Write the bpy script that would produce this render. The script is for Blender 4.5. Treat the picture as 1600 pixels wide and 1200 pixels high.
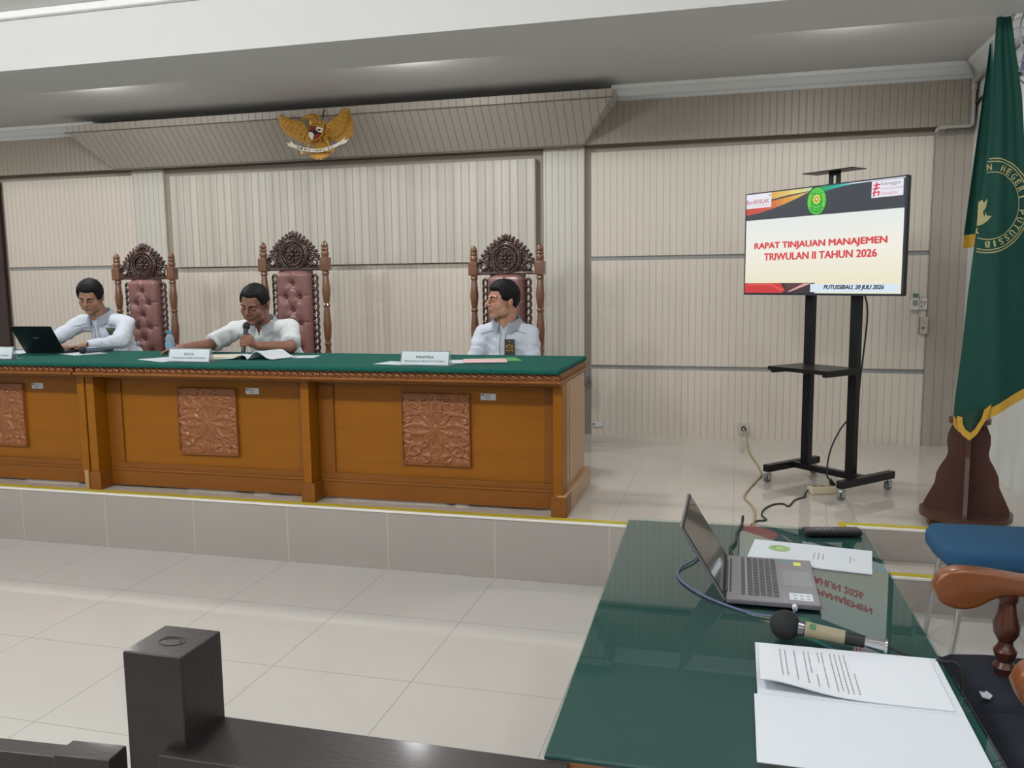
import bpy, bmesh, math, random
from math import sin, cos, pi, radians, sqrt, atan2
from mathutils import Vector, Matrix, noise
from mathutils.bvhtree import BVHTree
random.seed(7)
for o in list(bpy.data.objects):
    bpy.data.objects.remove(o)
SC = bpy.context.scene
COL = SC.collection
V = Vector
# ------------------------------------------------------------------ camera
YAW, PITCH, ROLL, FPX, CAMH = -0.2589, 0.1197, -0.0112, 1326.76, 1.5406
fw = V((sin(YAW)*cos(PITCH), cos(YAW)*cos(PITCH), -sin(PITCH)))
r0 = V((cos(YAW), -sin(YAW), 0)); u0 = r0.cross(fw)
rr = cos(ROLL)*r0 + sin(ROLL)*u0; uu = -sin(ROLL)*r0 + cos(ROLL)*u0
cd = bpy.data.cameras.new('camera'); cam = bpy.data.objects.new('camera', cd); COL.objects.link(cam)
cd.sensor_width = 36; cd.lens = 36*FPX/1600; cd.clip_start = 0.02
cam.matrix_world = Matrix(((rr.x, uu.x, -fw.x, 0), (rr.y, uu.y, -fw.y, 0), (rr.z, uu.z, -fw.z, CAMH), (0, 0, 0, 1)))
SC.camera = cam
# ------------------------------------------------------------------ light
w = bpy.data.worlds.new('world'); SC.world = w; w.use_nodes = True
w.node_tree.nodes['Background'].inputs[0].default_value = (0.6, 0.65, 0.7, 1)
w.node_tree.nodes['Background'].inputs[1].default_value = 0.25
SC.view_settings.view_transform = 'Standard'; SC.view_settings.look = 'None'
SC.view_settings.gamma = 1; SC.view_settings.use_curve_mapping = False
SC.view_settings.exposure = -0.28
def lamp(x, y, z, power, size=0.22, col=(1, 0.985, 0.95)):
    l = bpy.data.lights.new('added_downlight', 'AREA'); l.shape = 'DISK'; l.size = size; l.energy = power; l.color = col
    o = bpy.data.objects.new('added_downlight', l); COL.objects.link(o); o.location = (x, y, z); return o
def bulb(x, y, z, power, rad=0.05, col=(1, 0.99, 0.97)):
    l = bpy.data.lights.new('ceiling_bulb', 'POINT'); l.energy = power; l.shadow_soft_size = rad; l.color = col
    o = bpy.data.objects.new('ceiling_bulb', l); COL.objects.link(o); o.location = (x, y, z)
for lx, ly, lp in ((-5.6, 1.4, 125), (-3.4, 1.4, 130), (-1.2, 1.4, 95), (0.9, 1.4, 26),
                   (-3.4, -1.7, 36), (-1.2, -1.7, 46), (0.9, -1.7, 50),
                   (-4.5, -4.6, 30), (-1.5, -4.6, 45)):  # rearmost pair: unseen, added to even the wall brightness against the floor
    bulb(lx, ly, 2.90, lp, 0.07, (1, 1, 1))
for lx, lp in ((-6.6, 12), (-4.5, 16), (-2.07, 16), (0.6, 9)):
    bulb(lx, 5.20, 2.905, lp*0.8)
for lx, lp in ((-6.6, 18), (-4.5, 20), (-2.07, 20), (0.4, 16)):  # disks hidden behind the beam, added to brighten platform and far ceiling
    lamp(lx, 5.15, 2.97, lp, 0.16, (1, 1, 1))
# ------------------------------------------------------------------ materials
def hexc(h):
    h = h.lstrip('#'); c = [int(h[i:i+2], 16)/255 for i in (0, 2, 4)]
    return tuple((v/12.92 if v <= 0.04045 else ((v+0.055)/1.055)**2.4) for v in c) + (1,)
MATS = {}
def mat(name, col, rough=0.5, metal=0.0, vary=0.08, scale=8.0, bump=0.0, bscale=60.0, spec=0.5, emit=0, coat=0, stretch=None, alpha=1, trans=0, ior=1.45):
    if name in MATS: return MATS[name]
    m = bpy.data.materials.new(name); m.use_nodes = True; nt = m.node_tree; b = nt.nodes['Principled BSDF']
    c = hexc(col) if isinstance(col, str) else col
    b.inputs['Roughness'].default_value = rough; b.inputs['Metallic'].default_value = metal
    b.inputs['Specular IOR Level'].default_value = spec; b.inputs['Coat Weight'].default_value = coat
    b.inputs['Coat Roughness'].default_value = 0.12
    b.inputs['IOR'].default_value = ior
    b.inputs['Transmission Weight'].default_value = trans; b.inputs['Alpha'].default_value = alpha
    tc = nt.nodes.new('ShaderNodeTexCoord'); mp = nt.nodes.new('ShaderNodeMapping'); nt.links.new(tc.outputs['Object'], mp.inputs[0])
    if stretch: mp.inputs['Scale'].default_value = stretch
    n = nt.nodes.new('ShaderNodeTexNoise'); n.inputs['Scale'].default_value = scale; n.inputs['Detail'].default_value = 5
    nt.links.new(mp.outputs[0], n.inputs['Vector'])
    mx = nt.nodes.new('ShaderNodeMix'); mx.data_type = 'RGBA'
    mx.inputs[6].default_value = tuple(v*(1-vary) for v in c[:3])+(1,)
    mx.inputs[7].default_value = tuple(min(1, v*(1+vary)) for v in c[:3])+(1,)
    nt.links.new(n.outputs['Fac'], mx.inputs[0]); nt.links.new(mx.outputs[2], b.inputs['Base Color'])
    if bump:
        n2 = nt.nodes.new('ShaderNodeTexNoise'); n2.inputs['Scale'].default_value = bscale
        nt.links.new(mp.outputs[0], n2.inputs['Vector'])
        bp = nt.nodes.new('ShaderNodeBump'); bp.inputs['Strength'].default_value = bump; bp.inputs['Distance'].default_value = 0.01
        nt.links.new(n2.outputs['Fac'], bp.inputs['Height']); nt.links.new(bp.outputs[0], b.inputs['Normal'])
    if emit:
        nt.links.new(mx.outputs[2], b.inputs['Emission Color']); b.inputs['Emission Strength'].default_value = emit
    MATS[name] = m; return m
def nm(nt, op, a, b=None, c=None):
    n = nt.nodes.new('ShaderNodeMath'); n.operation = op
    for i, v in enumerate((a, b, c)):
        if v is None: continue
        if isinstance(v, (int, float)): n.inputs[i].default_value = v
        else: nt.links.new(v, n.inputs[i])
    return n.outputs[0]
def grid_mat(name, col, line, px, x0, py=0, y0=0, lw=0.004, rough=0.15, spec=0.5, soft=0.0, bump=0.0, axes=(0, 1), mottled=0.03, grad=0.0):
    m = bpy.data.materials.new(name); m.use_nodes = True; nt = m.node_tree; b = nt.nodes['Principled BSDF']
    g = nt.nodes.new('ShaderNodeNewGeometry'); s = nt.nodes.new('ShaderNodeSeparateXYZ'); nt.links.new(g.outputs['Position'], s.inputs[0])
    def ln(o, p, off):
        f = nm(nt, 'FRACT', nm(nt, 'ADD', nm(nt, 'DIVIDE', nm(nt, 'SUBTRACT', o, off), p), 100.5))
        d = nm(nt, 'MULTIPLY', nm(nt, 'ABSOLUTE', nm(nt, 'SUBTRACT', f, 0.5)), p)
        mr = nt.nodes.new('ShaderNodeMapRange'); mr.inputs[1].default_value = lw/2; mr.inputs[2].default_value = lw/2+max(soft, 0.0006)
        mr.inputs[3].default_value = 1; mr.inputs[4].default_value = 0; nt.links.new(d, mr.inputs[0]); return mr.outputs[0]
    k = ln(s.outputs[axes[0]], px, x0)
    if py: k = nm(nt, 'MAXIMUM', k, ln(s.outputs[axes[1]], py, y0))
    c = hexc(col)
    n = nt.nodes.new('ShaderNodeTexNoise'); n.inputs['Scale'].default_value = 2.5; n.inputs['Detail'].default_value = 4; nt.links.new(g.outputs['Position'], n.inputs['Vector'])
    a = nt.nodes.new('ShaderNodeMix'); a.data_type = 'RGBA'
    a.inputs[6].default_value = tuple(v*(1-mottled) for v in c[:3])+(1,); a.inputs[7].default_value = tuple(min(1, v*(1+mottled)) for v in c[:3])+(1,)
    nt.links.new(n.outputs['Fac'], a.inputs[0])
    base = a.outputs[2]
    if grad:   # printed wide shading stripes of the panel foil
        wv = nm(nt, 'SINE', nm(nt, 'MULTIPLY', s.outputs[0], 2*pi/grad)); wv2 = nm(nt, 'SINE', nm(nt, 'MULTIPLY', s.outputs[0], 2*pi/(grad*0.37)))
        t = nm(nt, 'ADD', nm(nt, 'MULTIPLY', nm(nt, 'ADD', wv, wv2), 0.22), 0.5)
        a2 = nt.nodes.new('ShaderNodeMix'); a2.data_type = 'RGBA'; nt.links.new(t, a2.inputs[0])
        a2.inputs[6].default_value = tuple(v*0.86 for v in c[:3])+(1,); a2.inputs[7].default_value = tuple(min(1, v*1.12) for v in c[:3])+(1,)
        base = a2.outputs[2]
    mx = nt.nodes.new('ShaderNodeMix'); mx.data_type = 'RGBA'; nt.links.new(k, mx.inputs[0]); nt.links.new(base, mx.inputs[6]); mx.inputs[7].default_value = hexc(line)
    nt.links.new(mx.outputs[2], b.inputs['Base Color']); b.inputs['Roughness'].default_value = rough; b.inputs['Specular IOR Level'].default_value = spec
    if bump:
        bp = nt.nodes.new('ShaderNodeBump'); bp.invert = True; bp.inputs['Strength'].default_value = bump; bp.inputs['Distance'].default_value = 0.003
        nt.links.new(k, bp.inputs['Height']); nt.links.new(bp.outputs[0], b.inputs['Normal'])
    MATS[name] = m; return m
P = 0.3287; YR = 4.1335; YW = 6.60; CZ = 1.105; TZ = 0.74
m_floor = grid_mat('floor_tile', '#c2bfb9', '#a19d96', 0.6, -1.1958, 0.6, YR, lw=0.0035, rough=0.05, spec=0.55)
m_plat = grid_mat('platform_tile', '#c3bcb3', '#aaa49b', 0.6, -1.1958, 0.6, YR, lw=0.003, rough=0.05, spec=0.55)
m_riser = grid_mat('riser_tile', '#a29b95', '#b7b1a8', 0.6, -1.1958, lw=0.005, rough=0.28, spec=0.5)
m_nose = mat('nosing_white', '#e8e6df', 0.25, vary=0.03)
m_tape = mat('yellow_tape', '#c3b32a', 0.45, vary=0.12, scale=5)
m_cream = grid_mat('panel_cream', '#c9c0b4', '#b7aea2', 0.05, 0.0, lw=0.003, soft=0.004, rough=0.42, bump=0.5)
m_taupe = grid_mat('panel_taupe', '#aba399', '#877f74', 0.0625, 0.0, lw=0.003, soft=0.003, rough=0.45, bump=0.5)
m_band = grid_mat('panel_band', '#978e81', '#877e72', 0.05, 0.0, lw=0.004, soft=0.004, rough=0.45, bump=0.5)
m_pil2 = grid_mat('panel_pilaster_dark', '#9f978d', '#8c8479', 0.0625, 0.0, lw=0.003, soft=0.004, rough=0.45, bump=0.3)
m_pilgrey = grid_mat('panel_pilaster', '#bdb9af', '#a39e95', 0.05, 0.0, lw=0.003, soft=0.004, rough=0.42, bump=0.4)
m_centre = grid_mat('panel_centre', '#b5b0a5', '#989287', 0.0667, 0.0, lw=0.004, soft=0.006, rough=0.42, bump=0.5, grad=0.31)
m_gap = mat('gap_strip', '#8b8c8a', 0.5)
m_slot = mat('slot_dark', '#6b6156', 0.6)
m_white = mat('paint_white', '#d3d3d1', 0.6, vary=0.02, scale=3)
m_whitec = mat('ceiling_white', '#c5c5c4', 0.7, vary=0.02, scale=3)
m_crown = mat('crown_white', '#dcdedd', 0.4, vary=0.02)
m_wallr = mat('wall_paint', '#cfd2d0', 0.55, vary=0.04, scale=2)
m_black = mat('black_metal', '#17191b', 0.35, metal=0.3, vary=0.1)
m_blackp = mat('black_plastic', '#141618', 0.4, vary=0.1)
m_chrome = mat('chrome', '#c8cacc', 0.18, metal=1.0, vary=0.03)
m_grey = mat('grey_plastic', '#7e8286', 0.45)
m_paper = mat('white_paper', '#c5cbd2', 0.6, vary=0.015)
m_ink = mat('printed_ink', '#7d8288', 0.7)
m_pvc = mat('pvc_pipe', '#a9a7a0', 0.4)
m_oak = mat('bench_wood', '#875208', 0.38, vary=0.16, scale=3.0, stretch=(0.6, 4, 9), coat=0.08, spec=0.3)
m_oakd = mat('bench_wood_frame', '#7b4a16', 0.38, vary=0.14, scale=3.0, stretch=(0.6, 4, 9), coat=0.08, spec=0.3)
m_carve = mat('bench_carving', '#855028', 0.33, vary=0.15, scale=20, coat=0.35)
m_oaks = mat('bench_wood_side', '#a98058', 0.35, vary=0.14, scale=3, stretch=(4, 4, 0.7), coat=0.3)
m_baize = mat('green_baize', '#14544a', 0.85, vary=0.08, scale=200, bump=0.15, bscale=700, spec=0.2)
m_walnut = mat('throne_dark_wood', '#3a221b', 0.3, vary=0.25, scale=25, coat=0.5)
m_teak = mat('throne_brown_wood', '#6b4630', 0.28, vary=0.2, scale=8, stretch=(3, 3, .6), coat=0.6)
m_leather = mat('maroon_leather', '#7b5652', 0.33, vary=0.12, scale=12, bump=0.12, bscale=120, coat=0.15)
m_stand = mat('flag_stand_wood', '#4a2a20', 0.38, vary=0.25, scale=4, stretch=(3, 3, .5), coat=0.2)
m_rail = mat('rail_wood', '#262120', 0.38, coat=0.15, vary=0.3, scale=6, stretch=(1, 5, 5), bump=0.1, bscale=40)
m_gold = mat('gilded', '#b98a3c', 0.38, metal=0.35, vary=0.2, scale=30)
m_flag = mat('flag_green', '#17443b', 0.65, vary=0.06, scale=5, spec=0.2)
m_fgold = mat('flag_gold', '#a7a373', 0.7, vary=0.08)
m_fringe = mat('gold_fringe', '#c49a35', 0.6, vary=0.3, scale=90, stretch=(4, 4, .3))
m_shirt = mat('white_shirt', '#c3c9d4', 0.8, vary=0.03, scale=10, bump=0.1, bscale=25, spec=0.2)
m_shirt2 = mat('white_shirt_plain', '#ced2d4', 0.8, vary=0.03, scale=10, bump=0.1, bscale=25, spec=0.2)
m_navyline = mat('navy_piping', '#3a4763', 0.8)
m_trouser = mat('dark_trousers', '#1c2027', 0.85)
m_hair = mat('black_hair', '#0d0d0f', 0.6, vary=0.4, scale=80, bump=0.25, bscale=260, spec=0.25)
# ------------------------------------------------------------------ helpers
def vquat(d): return V((0, 0, 1)).rotation_difference(V(d).normalized()).to_matrix().to_4x4()
class MB:
    def __init__(s): s.bm = bmesh.new(); s.bev = False
    def box(s, lo, hi, M=None, bev=0.0, seg=2):
        lo, hi = V(lo), V(hi)
        r = bmesh.ops.create_cube(s.bm, size=1)['verts']
        for v in r:
            v.co = V((lo[i] + (v.co[i]+0.5)*(hi[i]-lo[i]) for i in range(3)))
        if bev:
            s.bev = True
            ed = list({e for v in r for e in v.link_edges})
            nv = bmesh.ops.bevel(s.bm, geom=ed, offset=bev, segments=seg, profile=0.5, affect='EDGES')['verts']
            r = list({v for v in r if v.is_valid} | set(nv))
        if M is not None: bmesh.ops.transform(s.bm, matrix=M, verts=r)
        return r
    def cyl(s, p0, p1, ra, rb=None, n=16, cap=True):
        rb = ra if rb is None else rb
        p0, p1 = V(p0), V(p1); d = p1-p0
        M = Matrix.Translation((p0+p1)/2) @ vquat(d)
        return bmesh.ops.create_cone(s.bm, cap_ends=cap, segments=n, radius1=ra, radius2=rb, depth=d.length, matrix=M)['verts']
    def ell(s, c, r, M=None, u=16, v=10):
        r = (r, r, r) if isinstance(r, (int, float)) else r
        T = Matrix.Translation(V(c)) @ (M if M is not None else Matrix.Identity(4)) @ Matrix.Diagonal((r[0], r[1], r[2], 1))
        return bmesh.ops.create_uvsphere(s.bm, u_segments=u, v_segments=v, radius=1, matrix=T)['verts']
    def cap(s, p0, p1, ra, rb=None, n=14):
        rb = ra if rb is None else rb
        s.cyl(p0, p1, ra, rb, n); s.ell(p0, ra, u=n, v=8); s.ell(p1, rb, u=n, v=8)
    def lathe(s, prof, M=None, n=20):
        rings = []
        for (r, z) in prof:
            rings.append([s.bm.verts.new((max(r, 1e-4)*cos(2*pi*i/n), max(r, 1e-4)*sin(2*pi*i/n), z)) for i in range(n)])
        for a, b in zip(rings, rings[1:]):
            for i in range(n): s.bm.faces.new((a[i], a[(i+1) % n], b[(i+1) % n], b[i]))
        s.bm.faces.new(list(reversed(rings[0]))); s.bm.faces.new(rings[-1])
        vs = [v for r in rings for v in r]
        if M is not None: bmesh.ops.transform(s.bm, matrix=M, verts=vs)
        return vs
    def prism(s, pts, h, M=None):      # polygon in xy, thickness h along z
        a = [s.bm.verts.new((x, y, 0)) for x, y in pts]; b = [s.bm.verts.new((x, y, h)) for x, y in pts]
        n = len(pts)
        s.bm.faces.new(list(reversed(a))); s.bm.faces.new(b)
        for i in range(n): s.bm.faces.new((a[i], a[(i+1) % n], b[(i+1) % n], b[i]))
        if M is not None: bmesh.ops.transform(s.bm, matrix=M, verts=a+b)
        return a+b
    def tube(s, pts, r, n=8, closed=False, rf=None):
        pts = [V(p) for p in pts]; N = len(pts); rings = []
        up = V((0, 0, 1)); prev = None
        for i, p in enumerate(pts):
            t = (pts[(i+1) % N]-pts[i-1]) if closed else (pts[min(i+1, N-1)]-pts[max(i-1, 0)])
            t = t.normalized() if t.length > 1e-9 else V((0, 0, 1))
            if prev is None:
                a = t.cross(up)
                if a.length < 1e-3: a = t.cross(V((1, 0, 0)))
            else: a = prev - t*prev.dot(t)
            a.normalize(); prev = a; b = t.cross(a)
            q = r*(rf(i/(N-1)) if rf else 1)
            rings.append([s.bm.verts.new(p+a*q*cos(2*pi*k/n)+b*q*sin(2*pi*k/n)) for k in range(n)])
        for i in range(N if closed else N-1):
            A, B = rings[i], rings[(i+1) % N]
            for k in range(n): s.bm.faces.new((A[k], A[(k+1) % n], B[(k+1) % n], B[k]))
        if not closed:
            s.bm.faces.new(list(reversed(rings[0]))); s.bm.faces.new(rings[-1])
        return [v for q in rings for v in q]
    def quad(s, a, b, c, d): return s.bm.faces.new([s.bm.verts.new(V(p)) for p in (a, b, c, d)])
    def mesh(s, me, M=None):
        n = len(s.bm.verts); s.bm.from_mesh(me); s.bm.verts.ensure_lookup_table(); vs = s.bm.verts[n:]
        if M is not None: bmesh.ops.transform(s.bm, matrix=M, verts=vs)
        return vs
    def build(s, name, m, parent=None, smooth=True, ang=35, **tags):
        bmesh.ops.recalc_face_normals(s.bm, faces=s.bm.faces)
        me = bpy.data.meshes.new(name); s.bm.to_mesh(me); s.bm.free(); o = link(name, me, m, parent, smooth, ang, **tags)
        if s.bev and smooth:
            me.set_sharp_from_angle(angle=radians(60)); md = o.modifiers.new('weighted', 'WEIGHTED_NORMAL'); md.keep_sharp = True; md.weight = 100
        return o
def link(name, me, m, parent=None, smooth=True, ang=35, **tags):
    me.materials.clear(); me.materials.append(m)
    if smooth:
        for p in me.polygons: p.use_smooth = True
        try: me.set_sharp_from_angle(angle=radians(ang))
        except Exception: pass
    o = bpy.data.objects.new(name, me); COL.objects.link(o)
    if parent is not None: o.parent = parent
    tag(o, **tags); return o
def tag(o, label=None, cat=None, group=None, kind=None):
    if label: o['label'] = label
    if cat: o['category'] = cat
    if group: o['group'] = group
    if kind: o['kind'] = kind
    return o
def thing(name, label, cat, loc=(0, 0, 0), rz=0, group=None):
    o = bpy.data.objects.new(name, None); COL.objects.link(o); o.location = loc; o.rotation_euler = (0, 0, rz); o.empty_display_size = 0.1
    return tag(o, label, cat, group)
def dup(root, loc, rz, label, group=None, scale=None):
    r = root.copy(); COL.objects.link(r); r.location = loc; r.rotation_euler = (0, 0, rz); r['label'] = label
    if group: r['group'] = group
    if scale: r.scale = scale
    def kids(src, dst):
        for ch in list(src.children):
            c = ch.copy(); COL.objects.link(c); c.parent = dst; kids(ch, c)
    kids(root, r); return r
def sbox(name, lo, hi, m, parent=None, bev=0, **t):
    b = MB(); b.box(lo, hi, bev=bev); return b.build(name, m, parent, smooth=bool(bev), **t)
def baked(mb, mods, name, m, parent=None, **tags):
    bmesh.ops.recalc_face_normals(mb.bm, faces=mb.bm.faces)
    me = bpy.data.meshes.new(name); mb.bm.to_mesh(me); mb.bm.free()
    o = bpy.data.objects.new('tmp', me); COL.objects.link(o)
    for typ, kw in mods:
        md = o.modifiers.new(typ, typ)
        for k, v in kw.items(): setattr(md, k, v)
    dg = bpy.context.evaluated_depsgraph_get(); dg.update()
    me2 = bpy.data.meshes.new_from_object(o.evaluated_get(dg)); me2.name = name
    bpy.data.objects.remove(o); bpy.data.meshes.remove(me)
    return link(name, me2, m, parent, True, 60, **tags)
_tc = {}
def text_mesh(s, size=1.0, off=0.0, ext=0.0, shear=0.0, sp=1.0, align='CENTER'):
    k = (s, size, off, ext, shear, sp, align)
    if k in _tc: return _tc[k]
    c = bpy.data.curves.new('t', 'FONT'); c.body = s; c.size = size; c.offset = off; c.extrude = ext; c.shear = shear; c.space_character = sp
    c.align_x = align; c.align_y = 'CENTER'; c.resolution_u = 3
    o = bpy.data.objects.new('t', c); COL.objects.link(o)
    dg = bpy.context.evaluated_depsgraph_get(); dg.update()
    me = bpy.data.meshes.new_from_object(o.evaluated_get(dg)); bpy.data.objects.remove(o); _tc[k] = me; return me
def text_fit(mb, s, w, h, M, off=0.0, shear=0.0):     # text scaled to a width w and letter height h, centred, in the xy plane of M
    me = text_mesh(s, 1.0, 0.0, 0, shear)
    xs = [v.co.x for v in me.vertices]; ys = [v.co.y for v in me.vertices]
    sx = w/(max(xs)-min(xs)); sy = h/(max(ys)-min(ys)); out = []
    for k, (ox_, oy_) in enumerate(((0, 0), (1, 0), (-1, 0), (0, 0.6), (0, -0.6)) if off else ((0, 0),)):
        T = M @ Matrix.Translation((ox_*off*h*1.6, oy_*off*h*1.6, -k*1e-5)) @ Matrix.Diagonal((sx, sy, 1, 1)) @ Matrix.Translation((-(max(xs)+min(xs))/2, -(max(ys)+min(ys))/2, 0))
        out += mb.mesh(me, T)
    return out
def frame(o, x, z):   # matrix with origin o, x axis, plane y axis z
    x = V(x).normalized(); z = V(z); z = (z - x*z.dot(x)).normalized(); y = x.cross(z)
    return Matrix(((x.x, z.x, y.x, o[0]), (x.y, z.y, y.y, o[1]), (x.z, z.z, y.z, o[2]), (0, 0, 0, 1)))
def bez(pts, n=10):   # catmull-rom through points
    pts = [V(p) for p in pts]; q = [pts[0]*2-pts[1]]+pts+[pts[-1]*2-pts[-2]]; out = []
    for i in range(1, len(q)-2):
        for k in range(n):
            t = k/n; a, b, c, d = q[i-1], q[i], q[i+1], q[i+2]
            out.append(0.5*((2*b)+(c-a)*t+(2*a-5*b+4*c-d)*t*t+(3*b-a-3*c+d)*t**3))
    out.append(pts[-1]); return out
# ------------------------------------------------------------------ setting
XL, XR, YF = -8.6, 1.55, -7.0
ST = dict(kind='structure')
sbox('floor', (XL, YF, -0.1), (XR, YR+0.7, 0), m_floor, **ST)
b = MB()
b.box((XL, YR+0.001, 0.0), (0.545, YW+0.05, P)); b.box((0.545, 4.365, 0), (XR, YW+0.05, P))
plat = b.build('floor', m_plat, smooth=False, **ST)
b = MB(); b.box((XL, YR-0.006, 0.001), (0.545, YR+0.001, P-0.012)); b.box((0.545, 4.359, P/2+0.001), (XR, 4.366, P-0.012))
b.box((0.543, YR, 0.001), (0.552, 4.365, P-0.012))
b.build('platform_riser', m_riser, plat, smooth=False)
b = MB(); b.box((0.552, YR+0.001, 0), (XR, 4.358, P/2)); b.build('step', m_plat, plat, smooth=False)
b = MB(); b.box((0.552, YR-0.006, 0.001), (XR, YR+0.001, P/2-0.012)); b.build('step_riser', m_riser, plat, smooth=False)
b = MB(); b.box((XL, YR-0.012, P-0.012), (0.557, YR+0.006, P+0.001), bev=0.003); b.box((0.557, 4.353, P-0.012), (XR, 4.371, P+0.001), bev=0.003)
b.box((0.543, YR, P-0.012), (0.557, 4.371, P+0.001), bev=0.003)
b.box((0.552, YR-0.012, P/2-0.012), (XR, YR+0.006, P/2+0.001), bev=0.003)
b.build('nosing', m_nose, plat)
b = MB(); b.box((XL, YR+0.008, P), (0.51, YR+0.05, P+0.0015)); b.box((0.5101, YR+0.008, P), (0.5425, 4.3725, P+0.0015)); b.box((0.505, 4.373, P), (XR, 4.415, P+0.0015))
b.box((0.552, YR+0.008, P/2), (XR, YR+0.05, P/2+0.0015))
b.build('yellow_tape', m_tape, plat, smooth=False, label='yellow tape')
wb = sbox('wall_back', (XL, YW+0.02, -0.05), (XR+0.1, YW+0.15, 3.3), mat('wall_base', '#9b9185', 0.6), **ST)
def panel(x0, x1, z0, z1, m, y=YW, name='wall_panel'): return sbox(name, (x0, y, z0), (x1, YW+0.02, z1), m, wb)
for x0, x1 in ((-6.63, -5.214), (-4.83, -1.53), (-1.10, 1.303)):
    panel(x0, x1, P, 0.852, m_cream); panel(x0, x1, 0.885, 1.695, m_cream)
    sbox('panel_joint', (x0, YW+0.012, 0.852), (x1, YW+0.02, 0.885), m_gap, wb)
    if x1 != -1.53:
        panel(x0, x1, 1.728, 2.515, m_cream); sbox('panel_joint', (x0, YW+0.012, 1.695), (x1, YW+0.02, 1.728), m_gap, wb)
panel(-4.80, -1.53, 1.70, 2.485, m_centre, YW-0.05)
panel(-1.469, -1.148, P, 2.56, m_pilgrey, YW-0.03)
panel(-5.214, -4.89, P, 2.56, m_pilgrey, YW-0.012)
panel(1.306, 1.55, P, 2.56, m_pil2, YW+0.003)
panel(-8.6, -7.75, P, 2.56, m_cream)
sbox('header_band', (XL, YW-0.065, 2.565), (1.52, YW+0.02, 2.87), m_band, wb)
sbox('header_band', (XL, YW-0.02, 2.552), (1.52, YW+0.02, 2.566), m_slot, wb)
# sloping canopy
b = MB()
yb0, yt0 = YW-0.085, 6.25
xs = (-5.33, -1.148, -5.56, -0.905)
def ring(pts): return [b.bm.verts.new(p) for p in pts]
A = ring([(xs[0], yb0, 2.563), (xs[1], yb0, 2.563), (xs[1], YW-0.06, 2.563), (xs[0], YW-0.06, 2.563)])
B = ring([(xs[2], yt0, 2.845), (xs[3], yt0, 2.845), (xs[3], YW-0.06, 2.845), (xs[2], YW-0.06, 2.845)])
C = ring([(xs[2]-0.02, yt0-0.005, 2.905), (xs[3]+0.02, yt0-0.005, 2.905), (xs[3]+0.02, YW-0.06, 2.905), (xs[2]-0.02, YW-0.06, 2.905)])
for p, q in ((A, B), (B, C)):
    for i in range(4): b.bm.faces.new((p[i], p[(i+1) % 4], q[(i+1) % 4], q[i]))
b.bm.faces.new(A); b.bm.faces.new(C)
cn = b.build('trim_1', m_taupe, smooth=False, **ST)
b = MB(); b.box((xs[2]-0.022, yt0-0.012, 2.842), (xs[3]+0.022, yt0-0.001, 2.848)); b.box((xs[0], yb0-0.008, 2.552), (xs[1], yb0+0.03, 2.566)); b.build('edge_strip', m_slot, cn, smooth=False)
# crown mouldings
def crown(p0, p1, out, name):
    p0, p1, out = V(p0), V(p1), V(out); b = MB(); prof = ((0, 0), (0.02, 0), (0.03, 0.03), (0.05, 0.045), (0.07, 0.07), (0.10, 0.085), (0.105, 0.11), (0, 0.11))
    r = [[b.bm.verts.new(p + out*d + V((0, 0, z))) for d, z in prof] for p in (p0, p1)]
    n = len(prof)
    for i in range(n): b.bm.faces.new((r[0][i], r[0][(i+1) % n], r[1][(i+1) % n], r[1][i]))
    b.bm.faces.new(r[0]); b.bm.faces.new(r[1]); return b.build(name, m_crown, smooth=True, ang=25, **ST)
crown((-0.93, YW-0.01, 2.868), (XR, YW-0.01, 2.868), (0, -1, 0), 'trim_2')
crown((XL, YW-0.01, 2.868), (-5.5, YW-0.01, 2.868), (0, -1, 0), 'trim_3')
crown((XR+0.01, YF, 2.868), (XR+0.01, YW, 2.868), (-1, 0, 0), 'trim_4')
ce = sbox('ceiling', (XL, 4.3, 2.978), (XR+0.1, YW+0.1, 3.1), m_whitec, **ST)
sbox('beam', (XL, 3.90, 2.70), (XR, 4.39, 3.1), m_whitec, ce)
sbox('ceiling', (XL, YF, 2.995), (XR+0.1, 3.95, 3.1), m_white, **ST)
b = MB(); b.box((XL, 3.86, 2.955), (XR, 3.90, 2.995), bev=0.01); b.build('trim_5', m_crown, **ST)
sbox('wall_right', (XR, YF, -0.1), (XR+0.12, YW+0.1, 3.1), m_wallr, **ST)
sbox('wall_left', (XL-0.12, YF, -0.1), (XL, YW+0.1, 3.1), m_wallr, **ST)
sbox('wall_front', (XL-0.1, YF-0.12, -0.1), (XR+0.1, YF, 3.1), m_wallr, **ST)
# dark wooden door at the left end of the back wall
m_door = mat('door_wood', '#33201f', 0.25, vary=0.15, scale=5, coat=0.4)
d = sbox('door_1', (-7.72, YW-0.02, P), (-6.70, YW+0.02, 2.45), m_door, **ST)
b = MB(); b.box((-7.75, YW-0.05, P), (-7.68, YW, 2.5)); b.box((-6.73, YW-0.05, P), (-6.66, YW, 2.5)); b.box((-7.75, YW-0.05, 2.44), (-6.66, YW, 2.52)); b.build('door_frame', m_door, d)
b = MB(); b.box((-7.55, YW-0.035, 0.5), (-6.9, YW-0.02, 1.2), bev=0.006); b.box((-7.55, YW-0.035, 1.35), (-6.9, YW-0.02, 2.25), bev=0.006); b.build('door_panel', m_door, d)
b = MB(); b.cyl((-6.82, YW-0.08, 1.28), (-6.95, YW-0.08, 1.28), 0.009); b.cyl((-6.82, YW-0.02, 1.28), (-6.82, YW-0.085, 1.28), 0.011); b.box((-6.85, YW-0.025, 1.18), (-6.79, YW-0.018, 1.36)); b.build('door_handle', m_chrome, d)
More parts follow.
